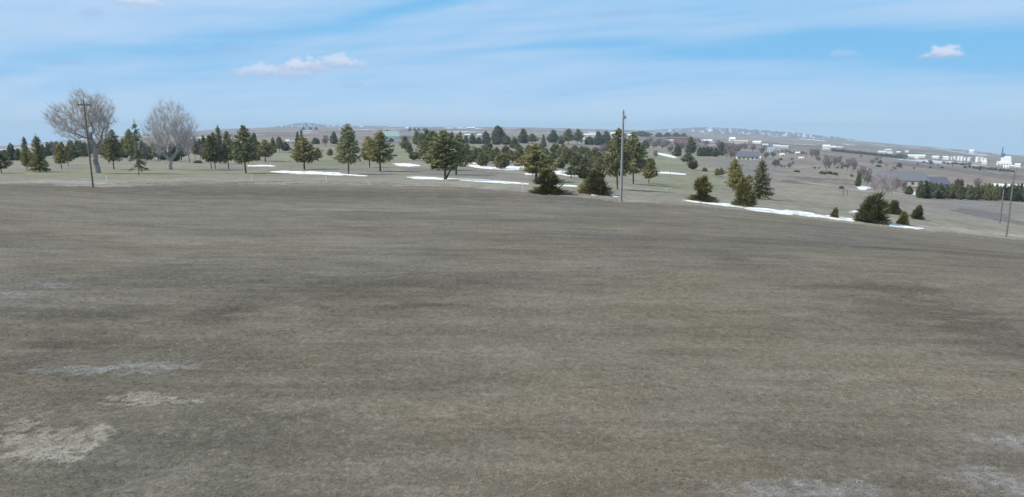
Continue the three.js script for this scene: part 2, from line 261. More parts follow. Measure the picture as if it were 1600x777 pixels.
    ["bare",623.6,-1203.1,6.3,7.8],["bare",456.4,-1059.2,2.9,6.8],["bare",708.1,-1079.0,4.2,4.5],["bare",618.8,-842.4,3.1,3.7],
    ["bare",629.5,-891.7,2.8,2.4],["bare",713.2,-1014.6,4.1,4.1],["bare",750.2,-1048.0,4.1,4.7],["bare",772.4,-1054.6,3.8,3.7],
    ["bare",793.0,-1053.9,4.0,3.3],["bare",637.5,-862.6,3.1,3.4],["bare",715.2,-1172.7,3.2,4.7],["bare",743.9,-1190.8,4.7,6.8],
    ["bare",668.7,-1052.4,4.1,5.2],["bare",676.6,-1078.4,3.9,4.3],["bare",694.6,-1122.2,4.5,4.8]] },
  { label: "low dark bush scattered over the valley floor", group: "scrub of the valley floor", trees: [
    ["tuft",513.0,-937.2,5.2,5.7],["tuft",503.8,-873.5,6.4,6.2],["tuft",407.7,-746.6,2.9,6.2],["tuft",436.6,-1012.3,2.4,6.8],
    ["tuft",190.2,-483.6,4.2,4.7],["tuft",349.8,-599.8,1.5,3.3],["tuft",451.6,-1007.0,2.6,4.7],["tuft",315.2,-732.8,1.2,3.3],
    ["tuft",772.2,-1036.1,2.9,3.9],["tuft",800.2,-1192.9,4.8,5.1],["tuft",718.4,-1151.6,4.5,6.4],["tuft",618.4,-965.4,2.9,4.1],
    ["tuft",735.1,-1198.2,3.8,4.6],["tuft",856.2,-1378.7,4.3,4.5],["tuft",574.1,-920.5,2.8,3.6],["tuft",851.1,-1365.5,4.2,4.6],
    ["tuft",754.5,-1071.9,2.8,2.7],["tuft",708.9,-1016.4,3.7,4.0],["tuft",715.1,-1059.2,4.4,4.8],["tuft",586.7,-941.8,2.9,2.5],
    ["tuft",892.3,-1353.4,5.3,6.9]] },
  { label: "leafless tree in the thick clump behind the tall pole", group: "clump behind the tall pole", trees: [
    ["bare",96.8,-454.3,6.1,5.1],["bare",99.0,-585.7,7.3,6.1]] },
  { label: "small olive conifer in the thick clump behind the tall pole", group: "clump behind the tall pole", trees: [
    ["mid",54.5,-326.9,6.0,4.9],["mid",61.8,-331.3,6.1,5.0],["mid",94.5,-489.8,7.1,5.9],["mid",46.5,-234.4,4.3,3.5],
    ["mid",36.1,-222.8,5.4,4.0],["mid",37.1,-251.3,4.6,3.8],["mid",60.0,-288.8,4.2,3.2],["mid",115.2,-622.3,7.2,6.5]] },
  { label: "loose-crowned pine in the thick clump behind the tall pole", group: "clump behind the tall pole", trees: [
    ["pine",72.4,-501.6,7.3,6.0],["pine",59.4,-385.7,6.3,5.2],["pine",79.6,-452.6,7.4,5.8]] },
  { label: "dense dark evergreen among the houses at the valley edge", group: "conifers among the houses", trees: [
    ["cedar",151.8,-769.6,9.6,9.3],["cedar",129.6,-528.6,9.7,6.8],["cedar",155.6,-558.7,8.1,5.1],["cedar",161.4,-567.9,8.2,5.2],
    ["cedar",168.0,-579.4,8.4,5.3],["cedar",174.0,-588.6,8.0,5.4],["cedar",173.8,-575.0,8.3,5.2],["cedar",199.5,-642.2,13.0,7.0],
    ["cedar",452.0,-2078.0,14.0,23.0],["cedar",481.4,-2094.9,14.1,23.2],["cedar",514.5,-2125.4,14.3,23.4],["cedar",530.6,-2093.4,14.1,23.0]] },
  { label: "loose-crowned pine among the houses at the valley edge", group: "conifers among the houses", trees: [
    ["pine",99.4,-381.0,7.0,6.7]] },
  { label: "leafless mauve-grey tree in the valley meadow", group: "leafless valley trees", trees: [
    ["bare",113.4,-199.3,7.2,4.3],["bare",111.9,-205.9,6.2,4.5],["bare",338.1,-748.2,14.5,11.7],["bare",374.4,-841.2,13.0,10.2],
    ["bare",225.9,-482.1,12.1,9.2],["bare",280.4,-583.5,11.3,8.0],["bare",278.7,-548.1,11.7,9.3],["bare",266.4,-532.9,10.3,6.4],
    ["bare",188.3,-361.1,8.8,6.7],["bare",157.5,-296.2,8.6,5.5],["bare",312.9,-641.4,9.9,7.7],["bare",155.9,-270.8,6.3,4.5],
    ["bare",153.5,-261.8,5.6,3.9]] },
  { label: "low dark shrub on the valley meadow", group: "valley meadow shrubs", trees: [
    ["tuft",185.9,-401.3,1.9,4.2],["tuft",197.9,-417.8,2.0,4.0],["tuft",199.6,-413.8,1.8,3.2],["tuft",163.6,-385.1,1.3,3.4],
    ["tuft",119.1,-241.3,1.1,1.7],["tuft",310.7,-626.9,2.4,3.7],["tuft",250.9,-627.9,1.8,3.3],["tuft",213.9,-421.6,1.6,1.8]] },
  { label: "tiny dark conifer on the skyline ridge", group: "skyline conifers", trees: [
    ["cedar",-876.0,-2846.3,15.9,11.6],["cedar",-851.9,-2865.0,14.7,11.7],["cedar",-825.6,-2858.1,14.1,11.7],["cedar",-347.4,-2299.7,13.2,9.7],
    ["cedar",-365.5,-2546.4,12.8,10.7],["cedar",-351.4,-2548.9,12.8,10.7],["cedar",-329.7,-2548.4,13.6,10.7]] },
  { label: "leafless brownish tree among the far houses", group: "leafless trees among the far houses", trees: [
    ["bare",-163.5,-592.8,10.3,8.7],["bare",173.4,-777.7,8.2,13.0],["bare",165.1,-783.8,9.1,13.1],["bare",139.1,-590.5,8.0,8.7],
    ["bare",185.1,-579.4,11.2,9.4],["bare",188.7,-573.7,10.5,8.3],["bare",252.7,-760.1,10.3,12.3],["bare",277.5,-748.8,10.1,9.3],
    ["bare",211.0,-830.0,9.6,12.2],["bare",196.3,-963.5,10.2,17.2],["bare",193.0,-885.5,10.2,15.7],["bare",194.9,-849.5,10.6,17.0],
    ["bare",210.2,-866.0,10.0,15.3],["bare",187.0,-746.4,10.1,13.2],["bare",218.4,-807.8,10.1,14.2],["bare",322.5,-1173.8,11.3,19.3],
    ["bare",316.7,-1106.0,11.7,16.9],["bare",283.6,-928.7,11.6,14.2],["bare",274.3,-870.6,10.9,15.1],["bare",273.0,-838.6,10.5,14.5],
    ["bare",291.9,-863.9,10.0,13.1],["bare",352.4,-1020.3,10.8,15.4],["bare",313.9,-879.4,10.2,12.3],["bare",324.3,-866.8,10.0,11.1],
    ["bare",173.8,-534.3,8.3,9.9],["bare",230.5,-611.8,7.7,9.1],["bare",263.4,-679.0,7.9,10.1]] },
];
// snow: label, outline on the ground in metres
const SNOW = [
  ["long thin snow strip in front of the rounded bushy pine", [[-57.4,-158.9],[-55.7,-162.3],[-50.8,-161.3],[-45.6,-159.4],[-41.2,-156.9],[-35.2,-146.1],[-29.8,-139.7],[-29.3,-134.7],[-33.9,-139.0],[-37.2,-138.9],[-42.3,-143.0],[-47.7,-146.9],[-53.2,-150.7]]],
  ["pale narrow snow strip behind the long thin one", [[-82.2,-209.5],[-80.0,-215.4],[-73.4,-209.3],[-70.3,-199.3],[-75.0,-199.1],[-78.2,-199.1]]],
  ["narrow snow strip running past the forked pine", [[-21.1,-133.3],[-18.2,-136.3],[-13.3,-126.8],[-9.8,-121.2],[-5.8,-121.6],[-1.1,-115.0],[2.8,-111.7],[2.6,-104.0],[-1.0,-102.8],[-4.1,-107.8],[-8.3,-108.8],[-12.9,-112.8],[-16.8,-117.1]]],
  ["short wedge of snow on grass below the ball-shaped evergreen", [[-42.2,-235.8],[-38.0,-237.6],[-32.3,-229.3],[-29.2,-216.2],[-32.1,-210.3],[-36.9,-217.8]]],
  ["snow band behind the yellow-olive young conifers", [[-15.8,-230.5],[-11.2,-226.3],[-5.7,-214.1],[0.0,-227.4],[4.1,-237.9],[4.1,-204.9],[0.0,-195.6],[-4.7,-197.7],[-9.6,-202.3],[-13.1,-211.8]]],
  ["small snow spot under the olive conifers", [[-15.0,-253.4],[-11.4,-249.0],[-9.6,-233.6],[-12.4,-233.3]]],
  ["broad snow patch around the small spreading blue-green pine", [[12.0,-202.5],[15.6,-204.4],[19.3,-201.9],[19.2,-186.0],[16.4,-164.8],[13.5,-168.4],[11.8,-181.6]]],
  ["snow sliver beside the shaded side of the wide olive pine", [[3.0,-175.7],[5.5,-180.1],[5.8,-167.6],[3.4,-161.5]]],
  ["thin snow line in front of the leaning evergreen", [[7.3,-111.9],[9.8,-113.7],[11.3,-112.5],[10.5,-107.5],[8.1,-106.3]]],
  ["snow lump at the foot of the feathery tilting juniper", [[10.4,-87.7],[11.4,-89.9],[11.3,-86.4],[10.4,-84.6]]],
  ["snow lump between the tilting juniper and the tall pole", [[13.0,-89.4],[13.9,-89.3],[13.8,-85.9],[12.9,-85.2]]],
  ["curved snow edge along the top of the green fairway", [[127.2,-592.7],[130.4,-572.1],[124.8,-508.7],[117.7,-483.5],[115.5,-510.8],[117.8,-548.8]]],
  ["thin snow line crossing the green fairway", [[51.4,-238.3],[56.4,-241.4],[62.4,-239.4],[60.0,-231.0],[53.5,-228.6],[49.7,-228.4]]],
  ["long bright snow bank along the lower field edge", [[23.5,-92.1],[25.2,-91.9],[26.6,-89.3],[29.9,-88.7],[32.3,-87.1],[34.2,-86.6],[37.0,-85.4],[39.4,-83.3],[42.8,-83.1],[40.0,-77.3],[37.1,-76.8],[34.7,-78.1],[32.2,-78.4],[30.3,-80.5],[27.6,-81.8],[25.2,-84.5],[23.6,-87.5]]],
  ["last short piece of the snow bank past the widest juniper", [[45.4,-79.8],[46.9,-79.5],[48.7,-78.4],[46.8,-75.5],[44.4,-74.9],[43.0,-75.3]]],
  ["oval snow patch beside the slim dark evergreen", [[139.6,-270.9],[155.4,-297.1],[161.7,-303.6],[154.8,-287.5],[134.6,-253.3],[129.6,-249.3]]],
  ["small snow spot under the mauve leafless tree", [[50.2,-98.6],[52.2,-101.0],[50.2,-96.5],[48.1,-93.9]]],
  ["patch of snow at the end of the long cedar row", [[174.6,-291.7],[183.4,-301.6],[160.5,-262.5],[149.9,-249.4]]],
  ["thin snow line on the slope under the dark spruce hedge", [[74.8,-223.5],[79.1,-224.6],[76.0,-217.1],[72.4,-216.2]]],
];
// far snow drifts lying on the plain: x, z, half width, half depth
const DRIFTS = [[-215,-3502,66,54],[-344,-3645,24,90],[-793,-3231,34,31],[-801,-2651,18,25],[258,-3412,32,34],[347,-2826,35,39],[1379,-5036,57,20],[1230,-4340,25,90],[1484,-3337,54,90],[1959,-3831,33,58],[1639,-4176,28,90],[1736,-3158,21,90],[1958,-3277,19,57],[2185,-3464,43,64],[1990,-2994,23,90],[2065,-3028,12,90],[2101,-3030,14,90],[1381,-2750,16,90],[0,-3803,32,38]];
// ground cover on the open country: kind, outline in metres
const COVER = [
  ["fairway", [[120,-632],[124,-503],[91,-334],[67,-212],[41,-132],[28,-105],[26,-119],[33,-169],[72,-351]]],
  ["fairway", [[-130,-696],[-111,-735],[-46,-332],[-40,-259],[-49,-258]]],
  ["fairway", [[-136,-376],[-104,-456],[-49,-221],[-55,-191],[-81,-231]]],
  ["fairway", [[-96,-126],[-94,-140],[-77,-143],[-55,-152],[-40,-109],[-54,-94],[-71,-100],[-85,-112]]],
  ["fairway", [[0,-115],[17,-124],[13,-97],[6,-102]]],
  ["mauve", [[-34,-198],[-7,-195],[9,-153],[10,-126],[-5,-127],[-23,-150]]],
  ["mauve", [[-74,-209],[-44,-193],[-30,-174],[-30,-157],[-54,-177]]],
  ["mauve", [[138,-501],[215,-580],[185,-452],[105,-268],[102,-314]]],
  ["plough", [[515,-917],[556,-870],[477,-623],[309,-403],[350,-481],[427,-657],[350,-616]]],
  ["dark", [[692,-1223],[689,-1062],[588,-769],[477,-623],[557,-858],[536,-945]]],
  ["tan", [[935,-3534],[1433,-3366],[1567,-3121],[1247,-2482],[798,-2106],[634,-2393]]],
  ["meadow", [[112,-181],[172,-249],[203,-264],[95,-123],[87,-122],[86,-131]]],
  ["dark", [[119,-182],[121,-165],[114,-147],[91,-118],[90,-122],[98,-145]]],
  ["dark", [[103,-263],[120,-273],[160,-316],[155,-306],[113,-257],[93,-237]]],
  ["tan", [[128,-328],[164,-365],[172,-359],[151,-321],[123,-300]]],
  ["dark", [[127,-309],[184,-364],[179,-347],[126,-286]]],
  ["path", [[122,-268],[127,-266],[128,-252],[150,-261],[164,-268],[154,-251],[142,-246],[120,-236],[121,-253]]],
  ["path", [[-63,-82],[-61,-89],[-53,-87],[-51,-83],[-57,-83],[-60,-78]]],
  ["path", [[40,-82],[51,-83],[68,-87],[62,-80],[47,-77],[38,-76]]],
  ["dark", [[119,-2515],[344,-2797],[509,-2693],[495,-2617],[318,-2588],[116,-2466]]],
  ["dark", [[-569,-2512],[-421,-2788],[-247,-2614],[-241,-2554],[-393,-2312],[-555,-2449]]],
  ["dark", [[-800,-2116],[-661,-2121],[-480,-1955],[-421,-1715],[-592,-1899],[-615,-1626]]],
  ["dark", [[333,-1758],[465,-1754],[504,-1477],[408,-1196],[380,-1434],[272,-1436]]],
  ["dark", [[779,-2167],[870,-1995],[1020,-2028],[964,-1918],[708,-1660],[656,-1821]]],
  ["dark", [[1231,-2162],[1457,-2189],[1240,-1628],[1170,-1534],[1257,-1888],[1177,-2066]]],
  ["tan", [[290,-764],[416,-892],[496,-897],[448,-811],[343,-736],[261,-687]]],
  ["tan", [[-222,-2356],[-25,-2673],[164,-2482],[144,-2170],[-20,-2128],[-171,-1813]]],
  ["path", [[185,-452],[288,-616],[347,-662],[356,-622],[350,-611],[336,-640],[279,-597],[178,-435]]],
  ["tan", [[88,-230],[116,-257],[99,-202],[70,-163]]],
];
// edge of the mown field: direction (degrees), distance
const FIELD_EDGE = [[-37.45,95.2],[-32.11,92.5],[-25.58,92.6],[-20.95,92.6],[-15.01,91.9],[-8.71,90.5],[-3.29,88.6],[1.10,85.4],[5.49,83.1],[9.29,79.3],[12.48,81.9],[15.09,83.5],[18.64,84.6],[25.80,83.1],[29.74,85.5],[31.81,87.6],[34.94,93.2],[37.86,97.4]];
// patches in the field: kind, x, z, half width, half depth
const PATCHES = [
  ["moss",-11.1,-19.6,6.4,11.3],["moss",21.9,-64.7,15.6,4.3],["moss",-20.5,-70.9,25.9,4.5],["moss",-2.2,-57.8,19.6,3.8],["moss",-8.3,-16.2,4.2,2.4],["moss",-16.5,-25.4,3.8,2.9],
  ["moss",9.3,-47.6,11.6,2.9],["moss",-17.6,-36.0,8.1,3.6],["straw",-16.2,-31.8,0.5,0.4],["straw",0.7,-36.3,0.7,0.4],["straw",10.0,-19.4,0.5,0.3],["straw",10.1,-35.3,1.0,0.5],
  ["straw",2.0,-20.3,3.1,1.7],["straw",10.4,-23.0,4.8,2.3],["straw",-1.9,-18.2,2.2,0.7],["straw",3.3,-15.9,2.5,0.7],["straw",8.4,-18.4,3.3,1.3],["straw",-6.1,-30.7,3.9,1.8],
  ["straw",5.9,-29.8,5.9,2.3],["straw",-12.7,-25.5,2.5,0.9],["straw",-7.3,-22.6,1.6,0.7],["straw",13.5,-30.3,10.5,8.1],["dark",-7.8,-32.9,4.9,3.2],["dark",-18.3,-28.5,6.5,1.3],
  ["dark",-13.1,-28.1,1.3,0.8],["dark",19.1,-30.2,4.5,2.8],["dark",20.3,-26.8,2.4,3.0],["dark",18.9,-23.8,0.7,0.7],["dark",-16.5,-24.2,1.6,0.8],["dark",14.2,-41.6,1.2,0.9],
  ["dark",19.8,-34.7,4.1,1.2],["dark",-4.7,-29.6,2.9,0.6],["dark",-16.6,-22.4,1.3,1.2],["dark",-22.3,-77.6,33.5,5.0],["ash",-12.4,-21.7,1.4,0.5],["ash",-14.4,-21.4,1.4,0.4],
  ["ash",5.5,-13.9,0.8,0.4],["ash",7.6,-14.0,0.8,0.4],["ash",13.1,-16.6,0.8,0.3],["ash",11.3,-14.4,0.8,0.5],["ash",-23.6,-33.5,1.0,0.6],["ash",-24.4,-31.7,0.8,0.5],
  ["sand",-11.1,-18.9,0.9,0.4],["sand",-9.8,-18.8,0.5,0.3],["sand",-12.1,-16.1,1.2,1.1],["sand",-11.2,-15.4,0.6,0.4],["sand",-13.4,-17.0,0.5,0.5]];
// buildings: x, z, width, depth, wall height, roof height, turn, wall, roof, label (none: one of the far houses)
const BUILDINGS = [
  [-156.1,-872.7,19.5,13.7,5.5,6.3,0.33,"white","green","large house with pale green roof and white walls above the fairway"],
  [-146.6,-922.0,17.2,12.1,5.3,4.9,0.31,"cream","grey","low grey-roofed wing beside the green-roofed house"],
  [-383.1,-2204.4,20.5,12.3,5.3,3.2,0.17,"white","grey","small pale barn behind the green-roofed house"],
  [-81.6,-1233.2,9.3,6.5,3.6,1.8,0.27,"white","white"],
  [-60.4,-1251.9,7.1,5.0,3.0,1.8,0.25,"white","white"],
  [82.0,-801.2,7.6,6.8,5.4,2.7,-0.0,"cream","cream","small cream shed with one dark window among the far conifers"],
  [214.3,-1872.9,35.2,14.1,4.5,2.7,-0.11,"white","white","long white-roofed shed behind the far conifers"],
  [331.3,-2217.9,14.5,11.6,6.4,5.3,0.15,"white","white","white barn behind the pines at the tall pole"],
  [306.1,-1739.7,22.7,13.6,5.8,3.3,0.03,"cream","white","cream building half hidden by the grey-green pine near the pole"],
  [-230.3,-692.6,3.7,3.0,2.0,1.7,0.42,"white","white","bright white hut behind the dark pines across the fairway"],
  [-225.4,-693.7,3.1,2.5,1.7,1.0,0.41,"cream","cream","cream hut next to the bright white hut"],
  [-229.2,-496.6,2.6,1.8,1.2,0.7,0.43,"white","grey","pale cottage glimpsed behind the close pair of dark pines"],
  [368.4,-1508.1,47.2,16.5,6.5,2.9,-0.34,"brick","brown","long red-brown barn with pale trim on the ridge"],
  [327.1,-1392.8,15.4,7.7,3.1,1.1,-0.33,"white","white","low white annex in front of the red-brown barn"],
  [434.6,-1504.8,21.9,9.9,3.6,2.5,-0.38,"white","white","low white-roofed shed beyond the dark conifer hedge"],
  [343.8,-1151.5,14.6,8.8,5.0,2.2,-0.19,"cream","grey"],
  [315.6,-1168.7,15.0,9.0,3.4,2.2,-0.46,"cream","brown"],
  [597.9,-1835.7,14.9,11.9,6.2,5.3,-0.11,"white","white","white gabled church-like hall with a pointed gable"],
  [509.5,-1502.2,29.7,11.9,5.8,2.2,-0.43,"cream","cream","long cream shed attached below the white hall"],
  [575.2,-1585.1,18.4,11.0,3.8,3.1,-0.45,"white","white","white arched-roof shed standing apart on the plain"],
  [216.9,-732.0,10.7,6.4,3.2,2.5,-0.19,"brick","brown","brick-red house beside the dark conifer hedge"],
  [193.1,-551.6,16.8,9.3,2.9,3.7,-0.22,"cream","slate","house with broad slate-grey roof at the edge of the slope"],
  [215.9,-589.6,3.7,2.9,1.4,1.1,-0.25,"white","white","little white garage at the end of the slate-roofed house"],
  [358.2,-943.3,18.4,9.2,3.2,3.2,-0.46,"white","blue","blue-roofed hall with white front in the valley"],
  [440.6,-1118.7,7.9,5.5,3.2,1.6,-0.18,"white","grey"],
  [556.9,-1422.1,12.6,7.5,3.4,1.4,-0.37,"white","white"],
  [559.0,-1386.8,17.1,8.5,3.3,1.3,-0.38,"white","white"],
  [396.6,-960.0,6.7,4.7,2.3,1.4,-0.19,"cream","grey"],
  [315.6,-786.8,4.9,3.4,1.9,1.1,-0.08,"white","white"],
  [400.7,-945.8,5.8,4.1,2.3,1.4,-0.1,"cream","white"],
  [311.7,-725.2,5.1,3.0,1.4,0.7,-0.31,"white","white"],
  [443.3,-1078.4,5.7,4.0,2.6,1.0,-0.29,"white","slate"],
  [545.4,-1453.0,11.6,7.0,3.5,1.4,-0.36,"cream","white"],
  [756.7,-1624.4,15.4,12.3,7.8,3.1,-0.34,"white","white","bright white block at the head of the windbreak"],
  [918.8,-1929.8,14.9,7.4,3.7,2.2,-0.34,"white","white","low white wing beside the bright white block"],
  [944.7,-1945.3,14.9,7.5,3.0,1.5,-0.35,"cream","white"],
  [988.1,-1800.0,18.0,9.0,4.3,1.7,-0.4,"white","white","white shed seen over the windbreak, with a lower twin"],
  [1005.2,-1793.7,13.4,6.7,4.0,1.7,-0.41,"white","white","lower white shed beside its taller twin over the windbreak"],
  [1186.2,-2125.5,17.6,10.6,4.1,2.0,-0.41,"cream","white"],
  [207.3,-357.7,28.5,9.1,3.1,4.5,-0.58,"stucco","slate","long low building with big slate-grey hipped roof behind leafless trees"],
  [244.8,-388.4,13.2,10.6,1.9,3.8,-0.01,"stucco","slate2","gabled slate-roofed wing at the end of the long low building"],
  [252.8,-337.6,15.6,4.7,2.6,2.8,-0.69,"stucco","palegrey","building with long pale metal roof behind the cedar row"],
  [1036.1,-1724.4,39.3,11.8,4.7,2.3,-0.62,"white","white","long white warehouse beyond the ploughed land"],
  [882.4,-1468.0,7.2,5.0,3.3,1.4,-0.54,"white","white"],
  [1086.9,-1726.4,15.3,7.6,5.0,2.0,-0.66,"white","white","shorter white warehouse near the tank group"],
  [1097.9,-1704.7,10.9,7.6,6.6,2.1,-0.57,"white","white"],
  [1023.2,-1358.9,9.3,6.5,5.3,1.8,-0.65,"white","white"],
  [835.5,-1135.2,7.8,4.7,3.3,1.3,-0.63,"white","white"],
  [989.3,-1327.2,8.1,4.9,2.8,1.3,-0.64,"cream","white"],
  [997.3,-1418.8,8.8,6.2,5.8,1.6,-0.61,"white","white"],
  [1173.7,-2046.0,10.1,7.1,4.3,2.0,-0.52,"cream","white"],
  [1239.8,-2116.2,8.7,6.1,4.1,2.0,-0.53,"white","white"],
  [2058.3,-3018.9,16.6,13.3,9.3,5.2,-0.6,"white","white","white peaked building on the skyline behind the tanks"],
  [-427.1,-2775.7,15.5,10.9,7.2,3.7,0.15,"white","white"],
  [-182.9,-2981.0,39.3,19.7,6.9,2.9,0.06,"white","white","long white works building on the far skyline"],
  [-236.0,-3125.1,29.4,14.7,4.2,2.1,0.08,"white","white"],
];
// storage tanks: x, z, height, width
const TANKS = [[1111.9,-1713.8,7.8,4.1],[1114.9,-1705.9,8.2,4.1],[1124.4,-1707.9,8.6,6.8],[1122.1,-1689.5,10.6,6.7],[1121.4,-1676.3,11.2,6.6],[1145.9,-1700.9,8.5,5.4],[1136.7,-1672.9,8.9,6.6],[1193.1,-1751.3,8.5,5.5],[1122.3,-1621.7,12.5,7.6],[1166.4,-1678.8,11.7,6.6],[1186.6,-1696.3,10.7,6.6],[1177.3,-1671.5,8.9,6.5]];
const PLANT = [1039.8,-1417.3,17.8,21.8];
const POLE_WEST = [-48.2,-76.8,9.9,0.6];
const POLE_TALL = [12.8,-78.2,10.5,0.7];
const POLE_THIN = [23.5,-99.6,4.9,0.4];
const POLE_FAR = [84.8,-115.0,5.9,0.4];
const POLE_EAST = [59.4,-79.2,7.7,0.3];
const CAR = [-206.9,-360.5,1.4,3.6];
const STAKES = [[-51.7,-85.3,0.5],[-35.3,-90.7,0.6],[-25.6,-92.1,0.5],[1.4,-87.4,0.5],[90.3,-181.8,1.0],[93.3,-185.5,1.0]];
// far ridges: crest points x, z, height
const RIDGES = [
  [[-2638,-5941,-20],[-2494,-6003,-3],[-2371,-6052,14],[-2295,-6081,22],[-2219,-6109,25],[-2168,-6128,34],[-2089,-6155,45],[-2037,-6173,54],[-1983,-6190,65],[-1930,-6207,72],[-1876,-6223,73],[-1823,-6239,67],[-1742,-6262,54],[-1659,-6285,50],[-1548,-6313,49],[-1378,-6352,46],[-1146,-6398,41],[-911,-6436,32],[-671,-6465,20]],
  [[971,-6427,-16],[1148,-6398,2],[1322,-6364,8],[1492,-6326,20],[1605,-6299,27],[1715,-6270,30],[1824,-6239,31],[1932,-6206,25],[2038,-6172,22],[2143,-6137,11],[2220,-6109,10],[2297,-6081,-0],[2397,-6042,-9],[2495,-6002,-14],[2567,-5972,-25],[2639,-5940,-34],[2732,-5898,-47],[2801,-5866,-49],[2869,-5833,-63],[2958,-5788,-78],[3067,-5731,-104]],
  [[-4111,-5035,-157],[-3929,-5178,-127],[-3833,-5250,-122],[-3732,-5322,-111],[-3627,-5394,-95],[-3519,-5465,-89],[-3407,-5535,-90],[-3290,-5606,-86]],
];

// ---------------------------------------------------------------- lie of the land
const SLOPES = GROUND_PROFILE.map((t) => {     // monotone cubic along each direction
  const n = t.length, d = [], m = new Array(n).fill(0);
  for (let i = 0; i < n - 1; i++) d.push((t[i + 1][1] - t[i][1]) / (t[i + 1][0] - t[i][0]));
  m[n - 1] = d[n - 2];
  for (let i = 1; i < n - 1; i++) if (d[i - 1] * d[i] > 0) {
    const h0 = t[i][0] - t[i - 1][0], h1 = t[i + 1][0] - t[i][0], w1 = 2 * h1 + h0, w2 = h1 + 2 * h0;
    m[i] = (w1 + w2) / (w1 / d[i - 1] + w2 / d[i]);
  }
  return m;
});
function profile(i, r) {
  const t = GROUND_PROFILE[i], m = SLOPES[i], n = t.length;
  if (r >= t[n - 1][0]) return t[n - 1][1] + m[n - 1] * (r - t[n - 1][0]);
  let j = 0; while (t[j + 1][0] <= r) j++;
  const h = t[j + 1][0] - t[j][0], s = (r - t[j][0]) / h, e = 1 - s;
  return (1 + 2 * s) * e * e * t[j][1] + s * e * e * h * m[j] + s * s * (3 - 2 * s) * t[j + 1][1] + s * s * (s - 1) * h * m[j + 1];
}
function ground(x, z) {
  const r = Math.hypot(x, z), az = Math.atan2(x, -z), a = Math.abs(az);
  let u = Math.tan(Math.min(a, 0.75)) * (az >= 0 ? 1 : -1); const w = clamp((a - 1) / 2.1); u *= 1 - w * w * (3 - 2 * w);
  const c = clamp(4 + u * 5.02, 1e-6, 8 - 1e-6), i = Math.floor(c), f = c - i;
  const [p0, p1, p2, p3] = [-1, 0, 1, 2].map((k) => profile(clamp(i + k, 0, 8), r));
  const h = p1 + 0.5 * f * (p2 - p0 + f * (2 * p0 - 5 * p1 + 4 * p2 - p3 + f * (3 * (p1 - p2) + p3 - p0)));
  const q = clamp((r - 20) / 80);
  return h + q * 0.12 * Math.sin(x * 0.061 + 1.3) * Math.sin(z * 0.083 + 0.4) + q * 0.0011 * Math.min(r, 2500) * Math.sin(x * 0.0131 + z * 0.0052) * Math.sin(z * 0.0171 - x * 0.0033 + 2) * Math.min(1, r / 300);
}
function fieldEdge(azDeg) {
  const E = FIELD_EDGE; let v;
  if (azDeg <= E[0][0]) v = E[0][1]; else if (azDeg >= E[E.length - 1][0]) v = E[E.length - 1][1];
  else { let j = 0; while (E[j + 1][0] < azDeg) j++; v = lerp(E[j][1], E[j + 1][1], (azDeg - E[j][0]) / (E[j + 1][0] - E[j][0])); }
  return v + 1.6 * (fbm(azDeg * 1.3 + 50, 3.3, 4) - 0.5) + 1.2 * (noise(azDeg * 9, 8.1) - 0.5);
}

// ---------------------------------------------------------------- helpers for things
const taken = new Map();
function numbered(name) { const n = taken.get(name) || 0; taken.set(name, n + 1); return n ? `${name}_${String(n).padStart(3, '0')}` : name; }
function shade(o) { o.traverse((m) => { if (m.isMesh) { m.castShadow = true; m.receiveShadow = true; } }); return o; }
function structure(name, geo, mat) { const m = new THREE.Mesh(geo, mat); m.name = numbered(name); m.userData.kind = 'structure'; scene.add(shade(m)); return m; }
function thing(name, label, category, x, z, turn = 0, group, dy = 0) {
  const g = new THREE.Group(); g.name = numbered(name); g.position.set(x, ground(x, z) + dy, z); g.rotation.y = turn;
  g.userData = group ? { label, category, group } : { label, category }; scene.add(g); return g;
}
function part(name, geo, mat, parent) { const m = new THREE.Mesh(geo, mat); m.name = name; m.castShadow = m.receiveShadow = true; parent.add(m); return m; }
const box = (w, h, d, x = 0, y = 0, z = 0) => new THREE.BoxGeometry(w, h, d).translate(x, y, z);
const C = (r, g, b) => new THREE.Color().setRGB(r, g, b);
const matte = (extra) => new THREE.MeshPhysicalMaterial({ color: 0xffffff, roughness: 1, specularIntensity: 0.08, ...extra });
const std = (color, roughness = 0.9, extra = {}) => new THREE.MeshStandardMaterial({ color, roughness, ...extra });

